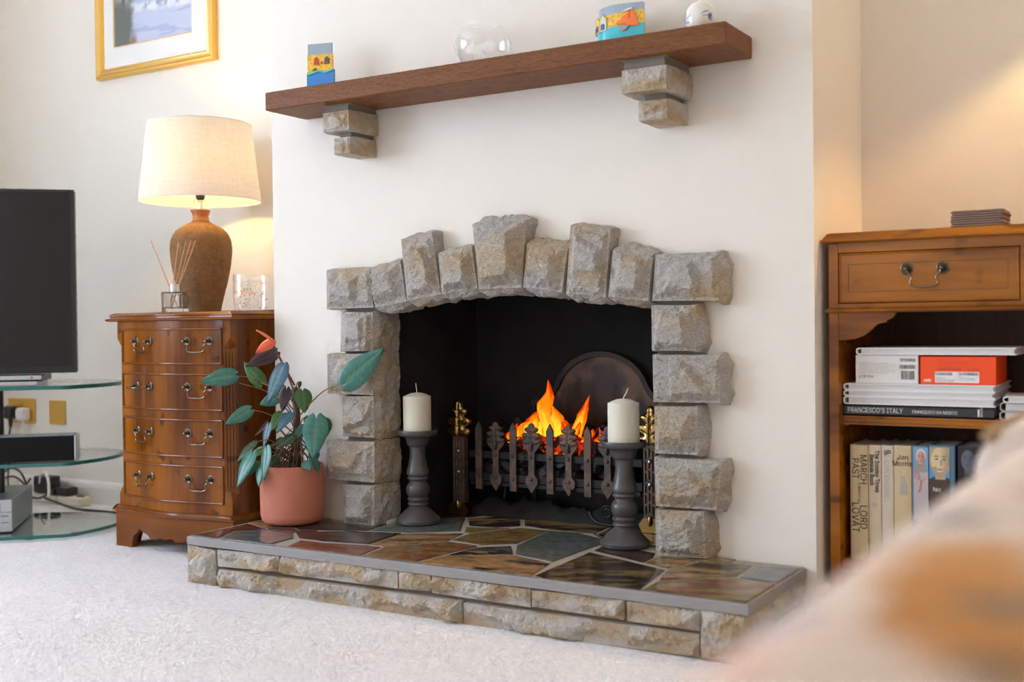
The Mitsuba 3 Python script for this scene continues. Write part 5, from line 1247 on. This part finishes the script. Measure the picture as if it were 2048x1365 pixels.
part(bxk, 'carton', box(.9225, 1.0640, .0745, .22, ZBX, ZBX + .0560, .0008), 'm_orange', False)
part(bxk, 'sticker', box(.9505, 1.0330, .0741, .0746, ZBX + .0040, ZBX + .0255), 'm_paper', False)
part(bxk, 'barcode', cat(barcode(.9520, .9830, ZBX + .0185, ZBX + .0240, .0741, 0, rng), barcode(.9950, 1.0315, ZBX + .0185, ZBX + .0240, .0741, 0, rng), *[box(.952, .952 + l, .0738, .0741, ZBX + .0063 + .0032 * i, ZBX + .0069 + .0032 * i) for i, l in enumerate((.035, .075, .02))], *[box(.995, .995 + l, .0738, .0741, ZBX + .0127 + .0028 * i, ZBX + .0132 + .0028 * i) for i, l in enumerate((.03, .006))]), 'm_ink', False)
part(bxk, 'small_print', cat(*[box(.9545, .9545 + l, .0741, .0745, ZBX + .0497 - .0036 * i, ZBX + .0503 - .0036 * i) for i, l in enumerate((.027, .070, .058, .074, .055))], *[box(.9545 + .0021 * i, .9545 + .0021 * i + .0014, .0741, .0745, ZBX + .0285, ZBX + .0330) for i in range(22)], at_text('CE', .0046, 1.0105, .0745, ZBX + .0285, .0004), at_text('X', .0044, 1.0215, .0745, ZBX + .0285, .0004), move(ring(0, 0), 1.0300, .0006, ZBX + .0307)), 'm_glass_red', False)
part(bxk, 'seal', box(.9290, .9430, .0741, .0745, ZBX + .0052, ZBX + .0108), 'm_cover_pale', False)
stack_book('book', 'white photo-book lying on top of the white and orange boxes', .7965, 1.1005, .069, .30, ZBX + .0590, ZBX + .0735, 'm_paper')
stack_book('book', 'lower grey book in the pile right of the black hardback', 1.0700, 1.2600, .071, .23, ZS, ZS + .0170, 'm_cover_grey', bt=.002)
stack_book('book', 'upper grey book in the pile right of the black hardback', 1.0705, 1.2590, .073, .23, ZS + .0172, ZS + .0345, 'm_cover_grey', bt=.002)
stack_book('book', 'white softback lying slantwise on the two grey books', 1.0700, 1.2400, .070, .21, ZS + .0348, ZS + .0465, 'm_paper', bt=.002, rotz=.10)

def spine_book(label, x0, x1, h, cover, y0=.080, d=.145, group=None):
    t = thing('book', label, 'book', group or 'books standing on the lower shelf')
    w = x1 - x0; cx = (x0 + x1) / 2; b = min(.0035, w * .14)
    arc = [(cx + (w / 2) * math.sin(a) * 1.0, y0 + .004 - .004 * math.cos(a)) for a in np.linspace(-PI / 2, PI / 2, 9)]
    out = Polygon(arc + [(x1, y0 + d), (x1 - b * .7, y0 + d), (x1 - b * .7, y0 + .010), (x0 + b * .7, y0 + .010), (x0 + b * .7, y0 + d), (x0, y0 + d)])
    z0 = .1242
    part(t, 'cover', prism(out, z0, z0 + h), cover, 25)
    part(t, 'pages', box(x0 + b * .75, x1 - b * .75, y0 + .0105, y0 + d - .004, z0 + .003, z0 + h - .003), 'm_page', False)
    return t, z0 + h
YP = .0798
t, zt = spine_book('tan hardback titled MARCH PAST at the left end of the row', .7790, .8160, .2375, 'm_cover_tan')
part(t, 'title', cat(at_text('MARCH', .0135, .8005, YP, zt - .019, .0003, False, .92, down=True), at_text('PAST', .0135, .7845, YP, zt - .027, .0003, False, .92, down=True), at_text('A Memoir by', .0060, .7960, YP, zt - .0775, .0003, False, .85, down=True), at_text('LORD', .0150, .7995, YP, zt - .124, .0003, False, .92, down=True), at_text('LOVAT', .0150, .7835, YP, zt - .119, .0003, False, .92, down=True)), 'm_ink_brown', False)
t, zt = spine_book('cream paperback titled The Sunday Times Bedside Book, second in the row', .8168, .8425, .2385, 'm_cover_tan_light')
part(t, 'title', cat(at_text('The Sunday Times', .0084, .8310, YP, zt - .010, .0003, True, .86, down=True), at_text('Bedside Book', .0084, .8205, YP, zt - .019, .0003, True, .86, down=True)), 'm_ink', False)
part(t, 'emblem', stand(prism(Point(0, 0).buffer(.005).difference(Point(0, 0).buffer(.0043)).union(sbox(-.0003, -.005, .0003, .005)).union(sbox(-.005, -.0003, .005, .0003)), 0, .0003)).apply_translation([.8297, YP, zt - .124]), 'm_cover_grey', False)
t, zt = spine_book('pale hardback titled JOAN BAKEWELL, third in the row', .8432, .8670, .2390, 'm_cover_pale')
part(t, 'title', at_text('JOAN BAKEWELL', .0098, .8497, YP, zt - .0255, .0003, False, .82, down=True), 'm_cover_grey', False)
part(t, 'publisher_mark', cat(at_text('gb', .0085, .8555, YP, zt - .0165, .0003, True, 1., center=True), box(.8500, .8610, YP - .0003, YP, zt - .0218, zt - .0212)), 'm_ink', False)
t, zt = spine_book('tan hardback with Jan Morris and a statue on its spine', .8677, .9030, .2400, 'm_cover_tan')
part(t, 'title', cat(at_text('Jan', .0105, .8853, YP, zt - .0285, .0003, False, .95, center=True), at_text('Morris', .0105, .8853, YP, zt - .0415, .0003, False, .92, center=True)), 'm_ink_brown', False)
statue = Polygon([(.8800, zt - .100), (.8815, zt - .078), (.8830, zt - .068), (.8805, zt - .055), (.8812, zt - .054), (.8840, zt - .0655), (.8855, zt - .062), (.8885, zt - .062), (.8888, zt - .067), (.8930, zt - .078), (.8950, zt - .100)])
part(t, 'picture', prism_xz(statue.union(Point(.8808, zt - .0525).buffer(.0014)), YP - .0003, YP), 'm_cover_grey', False)

def portrait(skin, hairc, bg, cloth, hx=0., fs=1., beard=None):
    """Printed portrait: head, hair and shoulders in flat soft patches."""
    def fn(u, v):
        n = len(u); c = npmix(bg, np.array(bg) * 1.25, v)
        x = (u - .5 - hx) / fs; y = (v - .60) / fs
        sh = ((x / .55) ** 2 + ((y + .62) / .33) ** 2) < 1; c[sh] = cloth
        neck = (np.abs(x) < .16) & (y < -.1) & (y > -.42); c[neck] = np.array(skin) * .75
        hair = ((x / .36) ** 2 + ((y - .07) / .33) ** 2) < 1; c[hair] = hairc
        face = ((x / .29) ** 2 + ((y + .02) / .30) ** 2) < 1
        sc = np.array(skin) * (1.05 - .5 * nstep(-.05, .3, x))[:, None]; c[face] = sc[face]
        if beard is not None:
            bd = face & (y < -.12 - .1 * (np.abs(x) < .10)); c[bd] = beard
        for ex in (-.115, .115):
            e = (((x - ex) / .050) ** 2 + ((y - .03) / .013) ** 2) < 1; c[e] = np.array(skin) * .25
            b = (((x - ex) / .085) ** 2 + ((y - .085) / .016) ** 2) < 1; c[b] = np.array(skin) * .45
        m = ((x / .09) ** 2 + ((y + .165) / .018) ** 2) < 1; c[m] = np.array(skin) * [.62, .42, .42]
        nsh = (np.abs(x - .03) < .025) & (y < .02) & (y > -.09); c[nsh] = np.array(skin) * .6
        return c
    return fn
t, zt = spine_book('book with a blue spine and a smiling short-haired portrait', .9037, .9360, .2410, 'm_cover_blue')
m, c = grid_print(.9072, .9356, zt - .150, zt - .003, YP - .0005, 40, 150, lambda u, v: np.where((v > .66)[:, None], portrait(lin(206, 150, 130), lin(214, 206, 196), lin(110, 150, 190), lin(150, 150, 150), 0, .9)(u, (v - .66) / .34), np.array(lin(186, 176, 178))))
part(t, 'cover_print', m, 'm_print', False, color=c)
part(t, 'signature', tube([(.912, YP - .0008, zt - .056), (.909, YP - .0008, zt - .062), (.915, YP - .0008, zt - .068), (.919, YP - .0008, zt - .060), (.913, YP - .0008, zt - .052), (.910, YP - .0008, zt - .055), (.920, YP - .0008, zt - .068), (.922, YP - .0008, zt - .085), (.917, YP - .0008, zt - .094), (.922, YP - .0008, zt - .074), (.931, YP - .0008, zt - .064)], .0005, 6), 'm_ink_red')
t, zt = spine_book('thick book with a bearded face on a bright blue spine', .9366, .9855, .2430, 'm_cover_blue')
m, c = grid_print(.9375, .9760, zt - .150, zt - .003, YP - .0005, 60, 200, lambda u, v: np.where((v > .56)[:, None], portrait(lin(206, 186, 150), lin(176, 156, 124), lin(80, 150, 200), lin(70, 52, 46), .05, 1.62, lin(178, 152, 122))(u, (v - .56) / .44 + .02), np.array(lin(74, 56, 48))))
part(t, 'cover_print', m, 'm_print', False, color=c)
part(t, 'title', at_text('No', .0085, .9440, YP - .0006, zt - .092, .0004, False), 'm_ink_white', False)
t, zt = spine_book('black book with a shadowy face on its spine near the sofa', .9900, 1.0340, .2440, 'm_cover_black', .083)
m, c = grid_print(.9930, 1.0300, zt - .150, zt - .003, .0823, 60, 200, lambda u, v: np.where((v > .60)[:, None], portrait(lin(96, 98, 110), lin(30, 30, 36), lin(8, 8, 12), lin(10, 10, 14), -.04, 1.15)(u, (v - .60) / .40), np.array(lin(10, 10, 14))))
part(t, 'cover_print', m, 'm_print', False, color=c)
t, zt = spine_book('dark book to the right of the shadowy-face book', 1.0350, 1.0650, .2420, 'm_cover_black', .084)
t, zt = spine_book('pale blue book at the right end of the row', 1.0660, 1.0980, .2400, 'm_cover_blue', .084)

# coasters on the bookcase
for i in range(8):
    z0 = .8006 + .0046 * i; r_ = random.Random(40 + i); dx, dy = (r_.uniform(-.002, .002), r_.uniform(-.002, .002)) if i else (0, 0)
    m = loft(shapely.affinity.translate(Polygon(rect(.976, 1.076, .105, .205)).buffer(-.008).buffer(.008, quad_segs=3), dx, dy).exterior.coords[:-1], [(-.0014, z0), (0, z0 + .0010), (0, z0 + .0032), (-.0014, z0 + .0044)])
    pos = ['bottom', 'second from the bottom', 'third from the bottom', 'fourth from the bottom', 'fifth from the bottom', 'sixth from the bottom', 'second from the top', 'top'][i]
    solo('coaster', m, 'm_coaster_gold' if i == 0 else 'm_coaster', f'square {"gold-edged" if i == 0 else "brown"} coaster, {pos} of the stack on the bookcase', 'coaster', 'coasters stacked on the bookcase', smooth=30)

# ------------------------------------------------------------------ framed watercolour on the alcove wall
fp = thing('framed_picture', 'gilt-framed pale watercolour landscape hanging above the table lamp', 'picture')
PXA, PXB, PZA, PZB, YF = -1.915, -1.338, 1.498, 2.02, YB - .001
frm = loft(rect(PXA, PXB, PZA, PZB), [(0, 0), (0, .016), (-.003, .021), (-.009, .023), (-.015, .019), (-.019, .0155), (-.023, .019), (-.028, .020), (-.032, .016), (-.034, .011), (-.036, .009), (-.036, 0)], caps=False, closed=True)
part(fp, 'frame', move(stand(frm), 0, YF), 'm_gold', 20)
part(fp, 'slip', move(stand(loft(rect(PXA, PXB, PZA, PZB), [(-.0192, .0148), (-.0192, .0168), (-.0228, .0168), (-.0228, .0148)], caps=False, closed=True)), 0, YF), 'm_mat_board', False)
QX0, QX1, QZ0, QZ1 = -1.832, -1.448, 1.602, 1.915
part(fp, 'mount', prism_xz(Polygon(rect(PXA + .033, PXB - .033, PZA + .033, PZB - .033), [rect(QX0, QX1, QZ0, QZ1)]), YF - .0085, YF - .0065), 'm_mat_board', False)
part(fp, 'gilt_slip', prism_xz(Polygon(rect(QX0 - .004, QX1 + .004, QZ0 - .004, QZ1 + .004), [rect(QX0 + .005, QX1 - .002, QZ0 + .004, QZ1 - .004)]), YF - .0064, YF - .0056), 'm_gold', False)
def watercolour(u, v):
    n = len(u); q = np.c_[u * 6, v * 5, np.zeros(n)]
    f = meshkit.fbm(q, 4, 1); f2 = meshkit.fbm(q * 3.2, 4, 2); f3 = meshkit.fbm(q * [9, 3, 1], 3, 3)
    c = npmix(lin(232, 236, 238), lin(200, 216, 234), nstep(.35, .7, f) * .7)
    hor = .46 + .05 * (f - .5)
    hill = nstep(hor + .10, hor + .02, v) * nstep(hor - .04, hor, v); c = npmix2(c, lin(168, 192, 216), hill)
    town = nstep(.50, .60, f2) * nstep(.70, .60, v) * nstep(.32, .40, v) * nstep(.30, .42, u)
    c = npmix2(c, lin(150, 158, 196), town * .9); c = npmix2(c, lin(214, 170, 140), town * nstep(.5, .6, f3) * nstep(.6, .85, u))
    c = npmix2(c, lin(222, 214, 176), nstep(.55, .64, meshkit.fbm(q * 2.1, 3, 8)) * nstep(.44, .54, v) * nstep(.40, .5, u))
    road = nstep(.34, .30, v + .06 * u - .05 + .03 * (f3 - .5)); c = npmix2(c, lin(196, 206, 230), road)
    c = npmix2(c, lin(172, 186, 220), nstep(.55, .62, meshkit.fbm(np.c_[u * 3, v * 22, u * 0], 3, 5)) * road)
    left = nstep(.30, .20, u + .10 * (f2 - .5)); c = npmix2(c, lin(196, 178, 146), left * nstep(.36, .6, v) * .8)
    c = npmix2(c, lin(92, 104, 104), left * nstep(.66, .40, v + .15 * (f2 - .5)))
    c = npmix2(c, lin(150, 108, 84), nstep(.18, .24, u) * nstep(.32, .26, u) * nstep(.14, .04, v))
    tr = np.abs(u - .13 - .05 * (v - .6) + .02 * (f3 - .5)) < .022; c = npmix2(c, lin(96, 78, 72), tr * nstep(.35, .5, v))
    br = (np.abs((u - .13) * 1.4 - (v - .72) * .8) < .008) | (np.abs((u - .13) * 1.2 + (v - .78) * .9) < .007); c = npmix2(c, lin(120, 98, 86), br * nstep(.66, .72, v) * nstep(.34, .28, u))
    return c
def npmix2(c, b, t): return c * (1 - t[:, None]) + np.array(b) * t[:, None]
m, c = grid_print(QX0 + .001, QX1 - .001, QZ0 + .001, QZ1 - .001, YF - .0058 + .0014, 170, 140, watercolour)
part(fp, 'painting', m, 'm_print_flat', False, color=c)
part(fp, 'glazing', box(PXA + .0335, PXB - .0335, YF - .0105, YF - .0088, PZA + .0335, PZB - .0335), 'm_pane', False)

# ------------------------------------------------------------------ sofa in front of the camera
so = thing('sofa', 'floral beige upholstered sofa arm, blurred in the near foreground', 'sofa')
FMOT = [(1.338, -1.922, .030, lin(172, 120, 68), .9), (1.366, -1.995, .024, lin(160, 112, 66), .85), (1.345, -1.985, .020, lin(184, 136, 92), .8), (1.276, -1.945, .012, lin(140, 146, 164), .8), (1.286, -1.80, .014, lin(126, 124, 116), .7), (1.30, -1.97, .012, lin(196, 170, 160), .7), (1.372, -1.975, .026, lin(158, 112, 68), .8), (1.262, -1.985, .012, lin(170, 164, 172), .6), (1.343, -1.955, .033, lin(172, 118, 64), .95), (1.328, -1.890, .034, lin(176, 122, 68), .95), (1.318, -1.835, .031, lin(184, 132, 80), .9), (1.301, -1.754, .018, lin(112, 112, 104), .8), (1.345, -1.915, .018, lin(106, 104, 92), .85), (1.282, -1.935, .014, lin(126, 134, 150), .85), (1.290, -2.00, .011, lin(204, 132, 116), .7), (1.275, -1.86, .014, lin(150, 156, 172), .6),
        (1.352, -1.985, .016, lin(96, 92, 78), .8), (1.37, -1.90, .018, lin(120, 112, 96), .7), (1.36, -1.80, .022, lin(214, 150, 122), .6), (1.30, -1.70, .02, lin(222, 186, 150), .7), (1.33, -1.66, .02, lin(196, 170, 150), .6)]
rg = np.random.default_rng(12)
for i in range(70):
    FMOT.append((rg.uniform(1.25, 2.1), rg.uniform(-1.72, -.7), rg.uniform(.018, .045), [lin(206, 170, 128), lin(150, 146, 138), lin(216, 168, 148), lin(140, 148, 160)][i % 4], rg.uniform(.3, .6)))
def floral(V):
    n = len(V); f = meshkit.fbm(V * 28, 3, 4); f2 = meshkit.fbm(V * 70, 3, 6)
    c = npmix(lin(210, 192, 178), lin(190, 174, 160), f)
    for x, y, r, col, k in FMOT:
        d = np.hypot(V[:, 0] - x, V[:, 1] - y) + .35 * np.abs(V[:, 2] - .52)
        c = npmix2(c, np.array(col), k * nstep(1.25, .75, d / r + .9 * (f2 - .5)))
    return c
def sofa_block(x0, x1, y0, y1, zt, r, z0=.06, ny=60, seed=0):
    """Upholstered block, rounded along its top edges, softly uneven."""
    pr = [(x0, z0)] + [(x0, z) for z in np.linspace(z0 + .05, zt - r, 8)] + [(x0 + r - r * math.cos(a), zt - r + r * math.sin(a)) for a in np.linspace(.12, PI / 2, 9)] + [(x, zt) for x in np.linspace(x0 + r + .012, x1 - r - .012, 40)] + [(x1 - r + r * math.sin(a), zt - r + r * math.cos(a)) for a in np.linspace(0, PI / 2 - .12, 9)] + [(x1, z) for z in np.linspace(zt - r, z0 + .05, 8)] + [(x1, z0)]
    pr = np.array(pr); n = len(pr); ys = np.r_[y0, np.linspace(y0 + .001, y1 - .001, ny), y1]; V = []
    cxm = (x0 + x1) / 2
    for i, y in enumerate(ys):
        e = min(1, max(0, min(y - y0, y1 - y)) / r); sh = r * (1 - math.sqrt(max(0, 1 - (1 - e) ** 2)))
        q = pr.copy(); q[:, 0] = cxm + (q[:, 0] - cxm) * (1 - sh / (.5 * (x1 - x0))); q[:, 1] = np.where(q[:, 1] > z0 + .01, q[:, 1] - sh * (q[:, 1] - z0) / (zt - z0), q[:, 1])
        V.append(np.c_[q[:, 0], np.full(n, y), q[:, 1]])
    k = len(ys); V = np.vstack(V); F = []
    i, j = np.meshgrid(np.arange(k - 1), np.arange(n), indexing='ij'); a = (i * n + j).ravel(); b = (i * n + (j + 1) % n).ravel()
    F = [np.c_[a, a + n, b + n], np.c_[a, b + n, b]]
    ce = mapbox_earcut.triangulate_float64(pr, np.array([n], np.uint32)).reshape(-1, 3)
    ce = np.array([t if area2(pr[t]) > 0 else t[::-1] for t in ce])
    F += [ce, ce[:, ::-1] + (k - 1) * n]
    m = tm(V, np.vstack(F)); 
    m.vertices += .004 * (meshkit.fbm(m.vertices * 9, 2, seed)[:, None] - .5) * [0, 0, 1]
    return m
m = sofa_block(1.243, 2.12, -2.17, -1.300, .529, .072, seed=1); m = m.subdivide()
part(so, 'arm', m, 'm_fabric', True, color=floral(m.vertices), label='near rounded floral arm')
m = sofa_block(1.232, 2.12, -1.294, -.70, .529, .045, seed=2); m = m.subdivide()
part(so, 'back_cushion', m, 'm_fabric', True, color=floral(m.vertices))
pz, r_ = .529 - .045, .047
part(so, 'piping', tube([(1.232 + .045 - r_ * .70, y, pz + r_ * .714 + .002 * math.sin(y * 9)) for y in np.linspace(-1.27, -.74, 30)], .0052, 10), 'm_cord', label='tan cord piping')
for fx in (1.30, 2.06):
    for fy in (-2.10, -.78):
        part(so, 'foot', lathe([(.0001, 0), (.018, 0), (.025, .03), (.026, .0595), (.0001, .0595)], 20, fx, fy), 'm_dark_wood')

# ------------------------------------------------------------------ lamps that light the room from outside the frame
cl_ = thing('ceiling_light', 'three-arm ceiling light with glowing round bulbs over the room', 'ceiling light')
CX, CY = .75, -2.05
part(cl_, 'rose', lathe([(.0001, H - .03), (.03, H - .03), (.05, H - .012), (.055, H), (.0001, H)], 32, CX, CY), 'm_brass')
part(cl_, 'rod', lathe([(.0001, H - .16), (.012, H - .16), (.007, H - .14), (.007, H - .03), (.0001, H - .03)], 16, CX, CY), 'm_brass')
for i in range(3):
    a = .6 + i * 2 * PI / 3; dx, dy = math.cos(a), math.sin(a)
    k = part(cl_, 'arm', tube([(CX, CY, H - .15), (CX + .10 * dx, CY + .10 * dy, H - .19), (CX + .17 * dx, CY + .17 * dy, H - .17), (CX + .18 * dx, CY + .18 * dy, H - .14)], .006, 8), 'm_brass')
    bb = trimesh.creation.icosphere(subdivisions=2, radius=.024)
    part(k, 'bulb', move(bb, CX + .18 * dx, CY + .18 * dy, H - .115), 'm_white_plastic', True, emitter=glow(CEILING_BULB, 1.0))
sl = thing('side_lamp', 'lit table lamp with cream shade on the right end of the bookcase', 'lamp')
QX, QY, QZ = 1.33, .19, .8008
part(sl, 'base', lathe(smooth_prof([(.0001, 0), (.07, 0), (.074, .006), (.07, .014), (.03, .03), (.025, .06), (.05, .12), (.072, .20), (.066, .28), (.035, .35), (.018, .40), (.016, .44)], 5), 48, QX, QY, QZ), 'm_lamp_neck', 40)
part(sl, 'rod', lathe([(.0001, .43), (.008, .43), (.008, .565), (.0001, .565)], 16, QX, QY, QZ), 'm_brass')
part(sl, 'bulb_holder', lathe([(.0001, .56), (.014, .56), (.014, .602), (.0001, .602)], 16, QX, QY, QZ), 'm_black')
part(sl, 'bulb', move(trimesh.creation.icosphere(subdivisions=3, radius=.028), QX, QY, 1.432), 'm_white_plastic', True, emitter=glow(SIDE_LAMP_BULB, 3.0))
part(sl, 'shade', lathe([(.155, 1.31), (.11, 1.55)], 64, QX, QY), 'm_shade2', True)
scene['m_shade2'] = {'type': 'principledthin', 'base_color': {'type': 'rgb', 'value': [.76, .66, .50]}, 'roughness': .8, 'diff_trans': .8, 'spec_trans': 0.0}
part(sl, 'shade_carrier', cat(*[tube([(QX + .013 * math.cos(a), QY + .013 * math.sin(a), 1.39), (QX + .152 * math.cos(a), QY + .152 * math.sin(a), 1.315)], .0014, 6) for a in (.3, 2.4, 4.5)]), 'm_brass')
